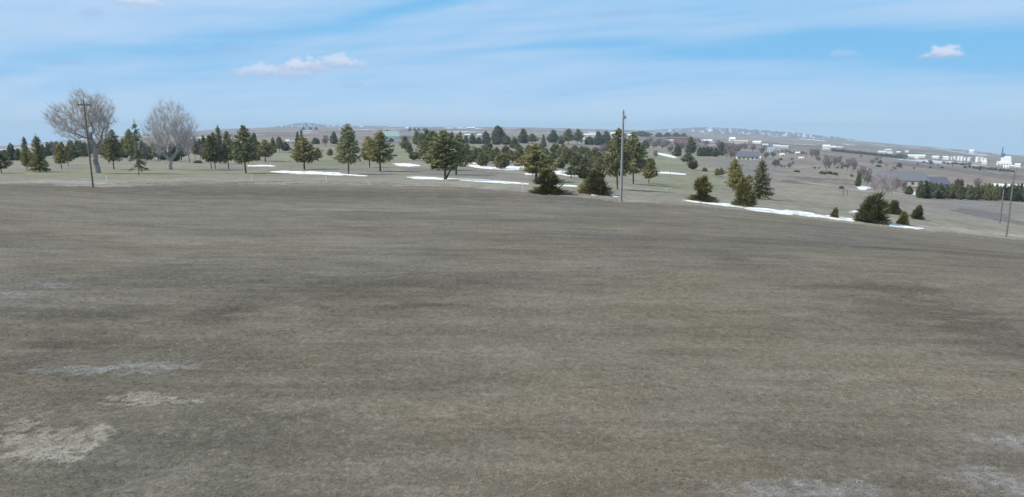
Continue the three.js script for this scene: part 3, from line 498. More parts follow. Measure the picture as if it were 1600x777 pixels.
// ---------------------------------------------------------------- the mown field
const SOIL = { dark: [0.076, 0.067, 0.053], moss: [0.104, 0.1, 0.078], straw: [0.158, 0.137, 0.1], sand: [0.27, 0.247, 0.203], ash: [0.22, 0.212, 0.207] };
function fieldColor(x, z, out, fine = 1) {
  const big = fbm(x * 0.035 + 11, z * 0.06 + 5, 4), band = fbm(x * 0.09 + 3, z * 0.55 + 8, 4), med = fbm(x * 0.55 + 70, z * 1.3 + 20, 4);
  let r = 0.15, g = 0.134, b = 0.108;
  const k = 1 + 0.4 * (big - 0.5) + 0.52 * (band - 0.5) + 0.34 * (med - 0.5);
  r *= k; g *= k; b *= k;
  const warm = fbm(x * 0.12 + 31, z * 0.2 + 77, 3) - 0.5; r *= 1 + 0.12 * warm; b *= 1 - 0.16 * warm;
  const edge = fbm(x * 0.9 + 5, z * 1.6 + 9, 5), rag = fbm(x * 4.1 + 1, z * 5.3 + 2, 4);
  for (const [kind, px, pz, hw, hd] of PATCHES) {
    const dx = (x - px) / hw; if (dx > 2.5 || dx < -2.5) continue; const dz = (z - pz) / hd, d = dx * dx + dz * dz; if (d > 6) continue;
    const hard = kind === 'sand' ? 1 : kind === 'ash' ? 0.35 : 0;
    const lo = hard === 1 ? -0.25 : -0.6, t = 1 - Math.sqrt(d) + (edge - 0.5) * 1.6 + (rag - 0.5) * (hard ? 2.2 : 0.7);
    const a = smooth(lo, hard === 1 ? 0.45 : 0.75, t) * (kind === 'dark' ? 0.55 : kind === 'sand' ? 0.75 : kind === 'ash' ? 0.65 : 0.45);
    const s = SOIL[kind], m = 0.8 + 0.4 * rag; r = lerp(r, s[0] * m, a); g = lerp(g, s[1] * m, a); b = lerp(b, s[2] * m, a);
  }
  // blades, thatch and litter
  const f1 = noise(x * 9 + 3, z * 11 + 1), f2 = noise(x * 23 + 5, z * 29 + 7), f3 = NT[((x * 47) & 255) | (((z * 47) & 255) << 8)];
  const q = 1 + fine * (0.34 * (f1 - 0.5) + 0.42 * (f2 - 0.5) + 0.3 * (f3 - 0.5) + 0.2 * (noise(x * 0.3 + 8, z * 3.1) - 0.5) + 0.12 * (noise(x * 0.5 + 2, z * 7.3) - 0.5));
  const straw = smooth(0.70, 0.9, noise(x * 5 + 40, z * 13 + 60) * 0.55 + f2 * 0.45) * 0.7 * smooth(0.3, 0.6, med);
  r = lerp(r * q, 0.27, straw); g = lerp(g * q, 0.24, straw); b = lerp(b * q, 0.18, straw);
  out[0] = r; out[1] = g; out[2] = b;
}
const toS = new Uint8Array(4097); for (let i = 0; i <= 4096; i++) { const c = i / 4096; toS[i] = Math.round(255 * (c <= 0.0031308 ? c * 12.92 : 1.055 * c ** (1 / 2.4) - 0.055)); }
function fieldTexture(x0, x1, z0, z1, n, used) {      // colour over that rectangle of ground
  const d = new Uint8Array(n * n * 4), c = [0, 0, 0];
  for (let j = 0; j < n; j++) for (let i = 0; i < n; i++) {
    const x = lerp(x0, x1, (i + 0.5) / n), z = lerp(z0, z1, (j + 0.5) / n); if (!used(x, z) && (i + j) & 7) { for (let m = 0; m < 4; m++) d[(j * n + i) * 4 + m] = d[Math.max(0, (j * n + i - 1) * 4) + m]; continue; } fieldColor(x, z, c);
    const k = (j * n + i) * 4; for (let m = 0; m < 3; m++) d[k + m] = toS[clamp(c[m]) * 4096 | 0]; d[k + 3] = 255;
  }
  const t = new THREE.DataTexture(d, n, n); t.colorSpace = THREE.SRGBColorSpace; t.magFilter = THREE.LinearFilter; t.minFilter = THREE.LinearMipmapLinearFilter; t.generateMipmaps = true;
  t.wrapS = t.wrapT = THREE.MirroredRepeatWrapping; t.needsUpdate = true; return t;
}
function grainTexture(n, lo, hi, sx, sy) {       // grey grain, wraps
  const d = new Uint8Array(n * n * 4), r = rng(9);
  for (let j = 0; j < n; j++) for (let i = 0; i < n; i++) {
    const u = i / n, v = j / n; let s = 0, t = 0, a = 1;
    for (const f of [8, 16, 32, 64, 128, 256]) { const X = u * f * sx, Y = v * f * sy, wx = f * sx, wy = f * sy; const xi = Math.floor(X), yi = Math.floor(Y), fx = X - xi, fy = Y - yi; const g = (p, q) => NT[((p % wx) & 255) | (((q % wy) & 255) << 8)]; s += a * lerp(lerp(g(xi, yi), g(xi + 1, yi), fx), lerp(g(xi, yi + 1), g(xi + 1, yi + 1), fx), fy); t += a; a *= 0.82; }
    const w = clamp(lerp(lo, hi, clamp(((s / t) - 0.5) * 2.2 + 0.5)) + 0.06 * (r() - 0.5)), k = (j * n + i) * 4; d[k] = d[k + 1] = d[k + 2] = w * 255; d[k + 3] = 255;
  }
  const t = new THREE.DataTexture(d, n, n); t.magFilter = THREE.LinearFilter; t.minFilter = THREE.LinearMipmapLinearFilter; t.generateMipmaps = true; t.wrapS = t.wrapT = THREE.RepeatWrapping; t.needsUpdate = true; return t;
}
const grain = grainTexture(512, 0.55, 1.0, 1, 1), grainBump = grainTexture(512, 0, 1, 1, 1); grainBump.repeat.set(14, 14);
function polar(azs, rowsOf, yOf, uvOf, colorOf) {     // sheet over directions (degrees) and distances
  const n = azs.length, m = rowsOf(0).length, pos = new Float32Array(n * m * 3), uv = new Float32Array(n * m * 2), col = colorOf && new Float32Array(n * m * 3), idx = [], c = [0, 0, 0];
  for (let i = 0; i < n; i++) { const rs = rowsOf(azs[i]), s = Math.sin(azs[i] * Math.PI / 180), k = Math.cos(azs[i] * Math.PI / 180);
    for (let j = 0; j < m; j++) { const x = rs[j] * s, z = -rs[j] * k, v = i * m + j; pos[v * 3] = x; pos[v * 3 + 1] = yOf(x, z, rs[j], azs[i]); pos[v * 3 + 2] = z; const [a, b] = uvOf(x, z); uv[v * 2] = a; uv[v * 2 + 1] = b; if (col) { colorOf(x, z, rs[j], azs[i], c); col.set(c, v * 3); } if (i < n - 1 && j < m - 1) idx.push(v, v + m, v + 1, v + 1, v + m, v + m + 1); } }
  const g = new THREE.BufferGeometry(); g.setAttribute('position', new THREE.BufferAttribute(pos, 3)); g.setAttribute('uv', new THREE.BufferAttribute(uv, 2)); if (col) g.setAttribute('color', new THREE.BufferAttribute(col, 3));
  g.setIndex(idx); g.computeVertexNormals();
  return g;
}
function directions(fine, coarse, span) { const a = []; for (let d = -180; d < -span; d += coarse) a.push(d); for (let d = -span; d < span; d += fine) a.push(d); for (let d = span; d < 180; d += coarse) a.push(d); a.push(180); return a; }
{
  const NEAR = 36, nearRows = []; for (let i = 0; i <= 48; i++) nearRows.push(NEAR * i / 48);
  const na = [-24, 24, -36, 12], fa = [-84, 84, -106, 2];
  const near = polar(directions(1.2, 6, 48), () => nearRows, (x, z) => ground(x, z), (x, z) => [(x - na[0]) / 48, (z - na[2]) / 48]);
  const nb = grainBump.clone(); nb.needsUpdate = true;
  structure('field', near, matte({ map: fieldTexture(na[0], na[1], na[2], na[3], 2048, (x, z) => Math.hypot(x, z) < 37 && z < 2 && Math.abs(x) < 6 - z * 1.1), bumpMap: grainBump, bumpScale: 0.012 }));
  const far = polar(directions(0.2, 4, 48), (az) => { const e = fieldEdge(az), a = []; for (let i = 0; i <= 56; i++) a.push(lerp(NEAR, e, i / 56)); return a; }, (x, z, r, az) => ground(x, z) + 0.03 * smooth(40, 60, r) - (r > fieldEdge(az) - 0.3 ? 0.06 : 0), (x, z) => [(x - fa[0]) / 168, (z - fa[2]) / 108]);
  nb.repeat.set(50, 50);
  structure('field', far, matte({ map: fieldTexture(fa[0], fa[1], fa[2], fa[3], 2048, (x, z) => Math.hypot(x, z) > 35 && Math.hypot(x, z) < 103 && Math.abs(x) < 8 - z), bumpMap: nb, bumpScale: 0.012 }));
}

// ---------------------------------------------------------------- open country beyond the field
function inside(poly, x, z) { let c = false; for (let i = 0, j = poly.length - 1; i < poly.length; j = i++) { const [xi, zi] = poly[i], [xj, zj] = poly[j]; if ((zi > z) !== (zj > z) && x < (xj - xi) * (z - zi) / (zj - zi) + xi) c = !c; } return c; }
const boxed = (p) => [Math.min(...p.map((q) => q[0])), Math.max(...p.map((q) => q[0])), Math.min(...p.map((q) => q[1])), Math.max(...p.map((q) => q[1]))];
const COVERS = COVER.map(([k, p]) => [k, p, boxed(p)]);
const TINT = { fairway: [0.225, 0.228, 0.15], mauve: [0.215, 0.195, 0.18], plough: [0.235, 0.19, 0.155], dark: [0.15, 0.135, 0.125], tan: [0.275, 0.24, 0.2], meadow: [0.22, 0.21, 0.195], path: [0.33, 0.3, 0.26] };
function countryColor(x, z, r, az, out) {
  const n1 = fbm(x * 0.012 + 4, z * 0.012 + 2, 4), n2 = fbm(x * 0.06 + 14, z * 0.06 + 3, 3), n3 = fbm(x * 0.002 + 4, z * 0.004 + 12, 4);
  const verge = 1 - smooth(3, 26, r - fieldEdgeSmooth(az) + (n2 - 0.5) * 22), far = smooth(450, 1100, r + (n1 - 0.5) * 300), east = smooth(12, 24, az + (n1 - 0.5) * 6) * smooth(100, 150, r);
  let R = 0.25, G = 0.238, B = 0.182;
  const mix = (c, t) => { R = lerp(R, c[0], t); G = lerp(G, c[1], t); B = lerp(B, c[2], t); };
  mix([0.235, 0.213, 0.178], 0.6 * smooth(0.42, 0.6, n1));
  mix([0.28, 0.255, 0.215], verge); mix([0.252, 0.222, 0.182], east * 0.85); mix([0.25, 0.203, 0.168], far);
  if (far > 0.01) { const strip = fbm(x * 0.0012 + 9, z * 0.007 + 1, 3); mix([0.29, 0.245, 0.21], far * smooth(0.55, 0.66, strip) * 0.8); mix([0.15, 0.13, 0.13], far * smooth(0.46, 0.36, n3) * 0.7); mix([0.13, 0.12, 0.115], far * smooth(0.62, 0.7, fbm(x * 0.008, z * 0.02, 3)) * 0.7); }
  const j = Math.min(0.035 * r, 30), jx = x + j * (n2 - 0.5), jz = z + j * 1.2 * (n2 - 0.5);
  for (const [k, p, b] of COVERS) if (jx > b[0] && jx < b[1] && jz > b[2] && jz < b[3] && inside(p, jx, jz)) mix(TINT[k], k === 'fairway' ? 0.75 : 0.8);
  const kk = 1.14 + 0.32 * (n2 - 0.5) + 0.3 * (n1 - 0.5) + 0.25 * (noise(x * 0.35, z * 0.2) - 0.5);
  R *= kk; G *= kk; B *= kk;
  for (const [dx, dz, hw, hd] of DRIFTS) { const a = (x - dx) / hw, b = (z - dz) / Math.min(hd, 90); if (a * a + b * b < 1 + (noise(x * 0.03, z * 0.02) - 0.5)) { R = 0.75; G = 0.76; B = 0.8; } }
  if (r > 1500 && fbm(x * 0.006 + 60, z * 0.011 + 8, 3) > 0.735) { R = 0.62; G = 0.62; B = 0.66; }
  out[0] = R; out[1] = G; out[2] = B;
}
function fieldEdgeSmooth(az) { const E = FIELD_EDGE; if (az <= E[0][0]) return E[0][1]; if (az >= E[E.length - 1][0]) return E[E.length - 1][1]; let j = 0; while (E[j + 1][0] < az) j++; return lerp(E[j][1], E[j + 1][1], (az - E[j][0]) / (E[j + 1][0] - E[j][0])); }
{
  const rows = [0, 25, 50, 65, 74]; for (let r = 77; r < 5900; r *= 1.0135) rows.push(r); rows.push(5900, 6400, 7600);
  const g = polar(directions(0.115, 4, 47), () => rows, (x, z, r, az) => ground(x, z) - (r < fieldEdgeSmooth(az) - 4 ? 0.4 : 0), (x, z) => [x / 9, z / 9], countryColor);
  structure('terrain', g, matte({ map: grain, vertexColors: true }));
}
for (const crest of RIDGES) {                     // far ridges with snow in their folds
  const n = (crest.length - 1) * 24, m = 26, pos = [], col = [], idx = [];
  for (let i = 0; i <= n; i++) { const k = Math.min(crest.length - 2, Math.floor(i / 24)), f = i / 24 - k, a = crest[k], b = crest[k + 1], x = lerp(a[0], b[0], f), z = lerp(a[1], b[1], f), r = Math.hypot(x, z);
    const end = smooth(0, 30, i) * smooth(0, 30, n - i), top = lerp(a[2], b[2], f) + 12 * (fbm(i * 0.2, 4, 3) - 0.5) * end;
    for (let j = 0; j <= m; j++) { const t = j / m * 2 - 1, d = t * 700 + 120 * (noise(i * 0.12, j * 0.35) - 0.5), fold = 30 * (fbm(i * 0.1, j * 0.27 + 40, 3) - 0.5) * (1 - Math.abs(t)) * Math.abs(t) * 4;
      pos.push(x * (1 + d / r), top - 190 * Math.abs(t) ** 1.3 + fold, z * (1 + d / r));
      const snow = fbm(i * 0.16 + 7, j * 0.7 + 2, 3) > 0.63; col.push(...(snow ? [0.55, 0.56, 0.6] : [0.13, 0.12, 0.125])); } }
  for (let i = 0; i < n; i++) for (let j = 0; j < m; j++) { const v = i * (m + 1) + j; idx.push(v, v + m + 1, v + 1, v + 1, v + m + 1, v + m + 2); }
  const g = new THREE.BufferGeometry(); g.setAttribute('position', new THREE.Float32BufferAttribute(pos, 3)); g.setAttribute('color', new THREE.Float32BufferAttribute(col, 3)); g.setIndex(idx); g.computeVertexNormals();
  structure('hill', g, std(0xffffff, 1, { vertexColors: true }));
}

// ---------------------------------------------------------------- old snow
const snowMat = std(C(1, 1, 1), 0.8, { vertexColors: true });
for (const [label, outline] of SNOW) {
  const P = outline.map(([x, z]) => [Math.atan2(x, -z) * 180 / Math.PI, Math.hypot(x, z)]), b = boxed(P), rm = (b[2] + b[3]) / 2;
  const na = Math.max(6, Math.ceil((b[1] - b[0] + 0.4) / 0.07)), dr = Math.max(0.25, rm * 0.0035), nr = Math.max(6, Math.ceil((b[3] - b[2] + 4 * dr) / dr));
  const flag = [], pts = [];
  for (let i = 0; i <= na; i++) for (let j = 0; j <= nr; j++) {
    const a = b[0] - 0.2 + (b[1] - b[0] + 0.4) * i / na, r = b[2] - 2 * dr + (b[3] - b[2] + 4 * dr) * j / nr, x = r * Math.sin(a * Math.PI / 180), z = -r * Math.cos(a * Math.PI / 180);
    const w = fbm(x * 0.5 + 3, z * 0.35 + 9, 4) - 0.5, w2 = fbm(x * 0.22 + 33, z * 0.1 + 5, 3) - 0.5, thin = Math.min(0.35, 0.05 * (b[3] - b[2])), rr = r + w * Math.min(6, (b[3] - b[2]) * 0.6) + w2 * Math.min(8, (b[3] - b[2]) * 0.5), ok = inside(P, a + w * 0.6, rr + thin) && inside(P, a + w * 0.6, rr - thin);
    flag.push(ok); pts.push([x, ground(x, z), z, w]);
  }
  const pos = [], col = [], idx = [], map = new Map();
  const vert = (v) => { if (!map.has(v)) { map.set(v, pos.length / 3); const [x, y, z, w] = pts[v], dirt = smooth(0.52, 0.75, fbm(x * 1.1 + 4, z * 0.6 + 8, 4)) * 0.35 + (flag[v] ? 0 : 0.35); col.push(0.78 - dirt, 0.78 - dirt * 1.05, 0.77 - dirt * 1.15); pos.push(x, y + (flag[v] ? 0.04 + 0.05 * w : -0.05), z); } return map.get(v); };
  for (let i = 0; i < na; i++) for (let j = 0; j < nr; j++) { const v = i * (nr + 1) + j, q = [v, v + nr + 1, v + 1, v + nr + 2]; if (q.filter((k) => flag[k]).length > 1) { const [A, B, D, E] = q.map(vert); idx.push(A, B, D, D, B, E); } }
  if (!idx.length) continue;
  const g = new THREE.BufferGeometry(); g.setAttribute('position', new THREE.Float32BufferAttribute(pos, 3)); g.setAttribute('color', new THREE.Float32BufferAttribute(col, 3)); g.setIndex(idx); g.computeVertexNormals();
  const m = new THREE.Mesh(g, snowMat); m.name = numbered('snow_patch'); m.userData = { label, category: 'snow' }; scene.add(shade(m));
}

// ---------------------------------------------------------------- trees
class Soup {                                       // loose triangles and tapered limbs with a colour each
  constructor() { this.p = []; this.c = []; }
  tri(a, b, c, k) { this.p.push(...a, ...b, ...c); for (let i = 0; i < 3; i++) this.c.push(...k); }
  limb(a, b, ra, rb, sides, k) {
    const d = [b[0] - a[0], b[1] - a[1], b[2] - a[2]], l = Math.hypot(...d) || 1, w = d.map((v) => v / l), h = Math.abs(w[1]) > 0.9 ? [1, 0, 0] : [0, 1, 0];
    let u = [w[1] * h[2] - w[2] * h[1], w[2] * h[0] - w[0] * h[2], w[0] * h[1] - w[1] * h[0]]; const ul = Math.hypot(...u); u = u.map((v) => v / ul);
    const v = [w[1] * u[2] - w[2] * u[1], w[2] * u[0] - w[0] * u[2], w[0] * u[1] - w[1] * u[0]];
    const at = (o, r, t) => [0, 1, 2].map((i) => o[i] + r * (u[i] * Math.cos(t) + v[i] * Math.sin(t)));
    for (let i = 0; i < sides; i++) { const t0 = i / sides * 6.2832, t1 = (i + 1) / sides * 6.2832, A = at(a, ra, t0), B = at(a, ra, t1), D = at(b, rb, t0), E = at(b, rb, t1); this.tri(A, B, D, k); if (rb > 0.001) this.tri(D, B, E, k); }
  }
  clump(x, y, z, s, n, R, k, flat = 0.7, dir) {     // a tuft of needle faces
    for (let i = 0; i < n; i++) {
      const j = () => (R() - 0.5) * s, o = [x + j() * 1.3, y + j() * flat * 1.3, z + j() * 1.3], v = 0.72 + 0.56 * R(), kk = [k[0] * v, k[1] * v, k[2] * v];
      const q = () => [o[0] + j() * 1.7, o[1] + j() * 1.7 * flat, o[2] + j() * 1.7];
      if (dir) { const L = s * (0.9 + 0.8 * R()), w = s * 0.3, px = (R() - 0.5) * w * 2, pz = (R() - 0.5) * w * 2; this.tri([o[0] - px, o[1], o[2] - pz], [o[0] + px, o[1], o[2] + pz], [o[0] + dir[0] * L + j() * 0.5, o[1] + dir[1] * L + j() * 0.4, o[2] + dir[2] * L + j() * 0.5], kk); }
      else this.tri(q(), q(), q(), kk);
    }
  }
  geo() { const g = new THREE.BufferGeometry(); g.setAttribute('position', new THREE.Float32BufferAttribute(this.p, 3)); g.setAttribute('color', new THREE.Float32BufferAttribute(this.c, 3)); g.computeVertexNormals(); return g; }
}
const BARK = [0.13, 0.105, 0.085], PALEBARK = [0.2, 0.18, 0.16];
// every builder makes a tree 10 m tall with a crown 6 m wide (5 m for bushes); places scale it
function pineTree(seed, o = {}) {
  const R = rng(seed), w = new Soup(), f = new Soup(), cb = o.base ?? 0.235, top = 10, lean = (R() - 0.5) * 0.5, fork = o.fork;
  const axis = (t) => [lean * t * t + 0.12 * Math.sin(t * 6 + seed), t * top, 0.3 * (R() * 0 + Math.sin(seed)) * t * t];
  for (let i = 0; i < 8; i++) { const a = axis(i / 8), b = axis((i + 1) / 8); w.limb(a, b, 0.2 * (1 - i / 8.6), 0.2 * (1 - (i + 1) / 8.6), 7, BARK); }
  if (fork) w.limb([0, 0.2, 0], [1.1, 3.4, 0.3], 0.17, 0.1, 6, BARK);
  const N = o.n ?? 95, lump = [R() * 9, R() * 9];
  for (let i = 0; i < N; i++) {
    const t = (i + R()) / N, y = top * (cb + (0.985 - cb) * t), th = i * 2.39996 + R() * 0.8;
    const prof = (o.shape ?? ((t) => Math.min(1, 1.25 * (1 - t) ** 0.72) * (0.62 + 0.38 * smooth(0, 0.22, t))))(t);
    const uneven = 0.62 + 0.75 * noise(lump[0] + Math.cos(th) * 1.4 + 5, lump[1] + t * 4 + Math.sin(th) * 1.4 + 5);
    const L = 3 * prof * uneven * (0.75 + 0.4 * R()) + 0.12, rise = (o.rise ?? 0.28) - 0.35 * (1 - t) + 0.2 * R(), c = axis(y / top), dx = Math.cos(th), dz = Math.sin(th);
    const end = [c[0] + dx * L, y + L * rise, c[2] + dz * L];
    if (L > 0.6) w.limb([c[0], y, c[2]], end, 0.05, 0.012, 3, BARK);
    const tone = 0.72 + 0.5 * R() , k = [0.074 * tone, 0.082 * tone * (0.95 + 0.1 * R()), 0.042 * tone];
    const m = Math.max(2, Math.round(L / 0.34)), st = o.inner ?? 0.3;
    for (let j = 0; j < m; j++) { const s = st + (1 - st) * (j + 0.7 * R()) / m, jj = 0.28; f.clump(c[0] + dx * L * s + (R() - 0.5) * jj, y + L * rise * s + (R() - 0.45) * jj, c[2] + dz * L * s + (R() - 0.5) * jj, 0.5 - 0.12 * t, 5, R, k, 0.75); }
  }
  return { trunk: w.geo(), crown: f.geo() };
}
function spruceTree(seed, o = {}) {
  const R = rng(seed), w = new Soup(), f = new Soup(), cb = o.base ?? 0.13;
  for (let i = 0; i < 8; i++) w.limb([0.08 * Math.sin(i * 0.8), i * 1.25, 0], [0.08 * Math.sin((i + 1) * 0.8), (i + 1) * 1.25, 0], 0.19 * (1 - i / 8.3), 0.19 * (1 - (i + 1) / 8.3), 7, o.pale ? PALEBARK : BARK);
  const tiers = o.tiers ?? 19;
  for (let q = 0; q < tiers; q++) {
    const t = q / tiers, y0 = 10 * (cb + (1 - cb) * t), nb = Math.round((o.many ?? 9) - 4 * t);
    for (let i = 0; i < nb; i++) {
      if (R() < (o.gap ?? 0.1)) continue;
      const th = q * 1.7 + i / nb * 6.2832 + R() * 0.5, L = (2.9 * (1 - t) ** (o.pow ?? 0.95) + 0.18) * (0.68 + 0.5 * R()), y = y0 + (R() - 0.5) * 0.4, dx = Math.cos(th), dz = Math.sin(th), drop = lerp(-0.32, 0.35, t);
      w.limb([0, y, 0], [dx * L, y + L * drop, dz * L], 0.05, 0.01, 3, BARK);
      const tone = 0.72 + 0.5 * R(), k = [0.064 * tone, 0.074 * tone, 0.046 * tone], m = Math.max(2, Math.round(L / 0.27));
      for (let j = 0; j < m; j++) { const s = (j + 0.4 + 0.5 * R()) / m, wd = 0.34 * (1 - s) * L * 0.5 + 0.12; for (const e of [-1, 1]) { const ex = dx * L * s - dz * wd * e * R(), ez = dz * L * s + dx * wd * e * R(); f.clump(ex, y + L * drop * s - 0.1 + (s > 0.8 ? 0.08 : 0), ez, 0.36, 3, R, k, 0.75); } }
    }
  }
  f.clump(0, 9.85, 0, 0.3, 8, R, [0.05, 0.06, 0.035], 2.2);
  return { trunk: w.geo(), crown: f.geo() };
}
function denseTree(seed, o = {}) {                 // cedars, clipped balls, young conifers
  const R = rng(seed), w = new Soup(), f = new Soup(), cb = o.base ?? 0.05, N = o.n ?? 520;
  w.limb([0, 0, 0], [0.1, 5, 0], 0.22, 0.12, 6, BARK); w.limb([0.1, 5, 0], [0, 9.2, 0], 0.12, 0.03, 5, BARK);
  const shape = o.shape ?? ((t) => (0.55 + 0.45 * smooth(0, 0.18, t)) * Math.max(0, 1 - t) ** 0.62), lump = R() * 50;
  for (let i = 0; i < N; i++) {
    const t = 1 - Math.sqrt(R() * 0.98 + 0.0) * 1.0, y = 10 * (cb + (1 - cb) * t), th = R() * 6.2832, n = 0.7 + 0.6 * noise(lump + Math.cos(th) * 1.7 + 3, t * 5 + Math.sin(th) * 1.7 + 3);
    const r = 3 * shape(t) * n * (0.45 + 0.55 * Math.sqrt(R())), tone = 0.66 + 0.6 * R(), k = [0.058 * tone, 0.068 * tone, 0.04 * tone];
    f.clump(Math.cos(th) * r, y + (R() - 0.5) * 0.3, Math.sin(th) * r, o.size ?? 0.62, 5, R, k, 0.95);
  }
  for (let i = 0; i < (o.spire ?? 5); i++) f.clump((R() - 0.5) * 0.25, 9 + i * 0.2, (R() - 0.5) * 0.25, 0.45, 4, R, [0.055, 0.065, 0.038], 1.4);
  return { trunk: w.geo(), crown: f.geo() };
}
function juniperBush(seed, o = {}) {
  const R = rng(seed), w = new Soup(), f = new Soup(), skirt = o.skirt, N = o.n ?? 620, lean = o.lean ?? 0, lump = R() * 40;
  w.limb([0, 0, 0], [lean * 3, 6, 0], 0.26, 0.1, 6, BARK); w.limb([lean * 3, 6, 0], [lean * 4.6, 9.3, 0], 0.1, 0.02, 5, BARK);
  for (let i = 0; i < 14; i++) { const th = i * 2.4, y = 0.5 + 6 * i / 14, L = 2.2 * (1 - i / 18); w.limb([lean * y * 0.5, y, 0], [lean * y * 0.5 + Math.cos(th) * L, y + L * 0.8, Math.sin(th) * L], 0.07, 0.015, 4, BARK); }
  const put = (r0, y0, y1, n, pow, s, tilt, rag) => { for (let i = 0; i < n; i++) {
    const t = 1 - Math.sqrt(R()), th = R() * 6.2832, e = (1 - rag / 2) + rag * noise(lump + 3 + Math.cos(th) * 2.2, 3 + t * 5 + Math.sin(th) * 2.2), r = r0 * ((1 - t) ** pow) * e * Math.sqrt(0.12 + 0.88 * R()), y = lerp(y0, y1, t) + (R() - 0.5) * 0.5, tone = 0.65 + 0.65 * R(), hot = R() < 0.2 ? 1.2 : 1;
    const dx = Math.cos(th), dz = Math.sin(th), up = tilt + 0.7 * t; f.clump(lean * y * 0.5 + dx * r, y, dz * r, s, 6, R, [0.104 * tone * hot, 0.1 * tone * hot, 0.048 * tone], 1, [dx * 0.75, up, dz * 0.75]);
  } };
  if (skirt) { put(3.0, 0.1, 2.3, N * 0.9, 0.4, 0.6, 0.3, 1.5); put(0.75, 1.0, 4.2, N * 0.14, 0.3, 0.6, 0.8, 1.5); put(1.45, 3.4, 9.0, N * 0.5, 0.62, 0.68, 0.95, 2.0); }
  else { put(2.75, 0.1, 8.8, N * 1.25, o.pow ?? 0.6, 0.78, 0.55, 1.7); }
  return { trunk: w.geo(), crown: f.geo() };
}
function bareTree(seed, o) {                       // leafless crown: branches reach for points spread through its lobes
  const R = rng(seed), w = new Soup(), f = new Soup(), bark = o.bark ?? PALEBARK, twig = o.twig, N = o.n, th = o.trunk;
  const P = [], par = [], path = [], kids = [];
  for (let i = 0; i <= 4; i++) { P.push([0.12 * Math.sin(i + seed) * (i / 4), th * i / 4, 0.08 * Math.cos(i * 1.3 + seed) * (i / 4)]); par.push(i - 1); path.push(th * i / 4); kids.push(0); }
  const pts = [], vol = o.lobes.map((l) => l[3] * l[4] * l[5]), tv = vol.reduce((a, c) => a + c, 0);
  for (let i = 0; i < N; i++) { let q = R() * tv, k = 0; while (q > vol[k] && k < vol.length - 1) q -= vol[k++]; const [cx, cy, cz, rx, ry, rz] = o.lobes[k], a = R() * 6.2832, c = 2 * R() - 1, s = Math.sqrt(1 - c * c), e = R() ** 0.42 * (0.86 + 0.28 * noise(a * 2 + seed, c * 4 + 9)); pts.push([cx + rx * e * s * Math.cos(a), cy + ry * e * c, cz + rz * e * s * Math.sin(a)]); }
  const best = pts.map((p) => { let m = 1e9, at = 0; for (let k = 3; k < P.length; k++) { const c = Math.hypot(p[0] - P[k][0], p[1] - P[k][1], p[2] - P[k][2]) + 0.42 * path[k]; if (c < m) { m = c; at = k; } } return [m, at]; }), left = new Set(pts.keys());
  while (left.size) {
    let m = 1e9, k = -1; for (const i of left) if (best[i][0] < m) { m = best[i][0]; k = i; }
    left.delete(k); const a = best[k][1], p = pts[k], d = Math.hypot(p[0] - P[a][0], p[1] - P[a][1], p[2] - P[a][2]), id = P.length; P.push(p); par.push(a); path.push(path[a] + d); kids.push(0); kids[a]++;
    for (const i of left) { const q = pts[i], c = Math.hypot(p[0] - q[0], p[1] - q[1], p[2] - q[2]) + 0.42 * path[id]; if (c < best[i][0]) best[i] = [c, id]; }
  }
  const load = new Float64Array(P.length).fill(1); for (let i = P.length - 1; i > 0; i--) load[par[i]] += load[i];
  const rad = (i) => Math.max(0.008, o.r * (load[i] / load[0]) ** 0.56), mid = [0, th * 0.6, 0];
  for (let i = 1; i < P.length; i++) {
    const a = P[par[i]], c = P[i], r = rad(i), r0 = i <= 4 ? o.r * (1.25 - 0.08 * i) : Math.min(rad(par[i]), r * 1.35), big = r > 0.045, v = 0.85 + 0.3 * R();
    (big ? w : f).limb(a, c, r0, i <= 4 ? o.r * (1.17 - 0.08 * i) : r, i <= 4 ? 9 : big ? 6 : 3, (big ? bark : twig).map((k) => k * v));
    if (i <= 4) continue;
    const out = [c[0] - mid[0], c[1] - mid[1], c[2] - mid[2]], ol = Math.hypot(...out), T = kids[i] ? o.twigs : o.twigs * 1.6;
    for (let q = 0; q < T; q++) { const s = R(), b0 = [0, 1, 2].map((k) => lerp(a[k], c[k], s)), e = [0, 1, 2].map((k) => out[k] / ol * 0.7 + (R() - 0.5) * 1.2 + (k === 1 ? o.lift ?? 0.25 : 0)), L = o.twigLength * (0.5 + 0.8 * R()), t = o.twigWidth * (0.7 + 0.6 * R()), z = [R() - 0.5, R() - 0.5, R() - 0.5], zn = Math.hypot(...z) || 1, u = 0.8 + 0.4 * R();
      f.tri(b0.map((k, n) => k + z[n] / zn * t), b0.map((k, n) => k - z[n] / zn * t), b0.map((k, n) => k + e[n] * L), twig.map((k) => k * u)); }
  }
  return { trunk: w.geo(), crown: f.geo() };
}
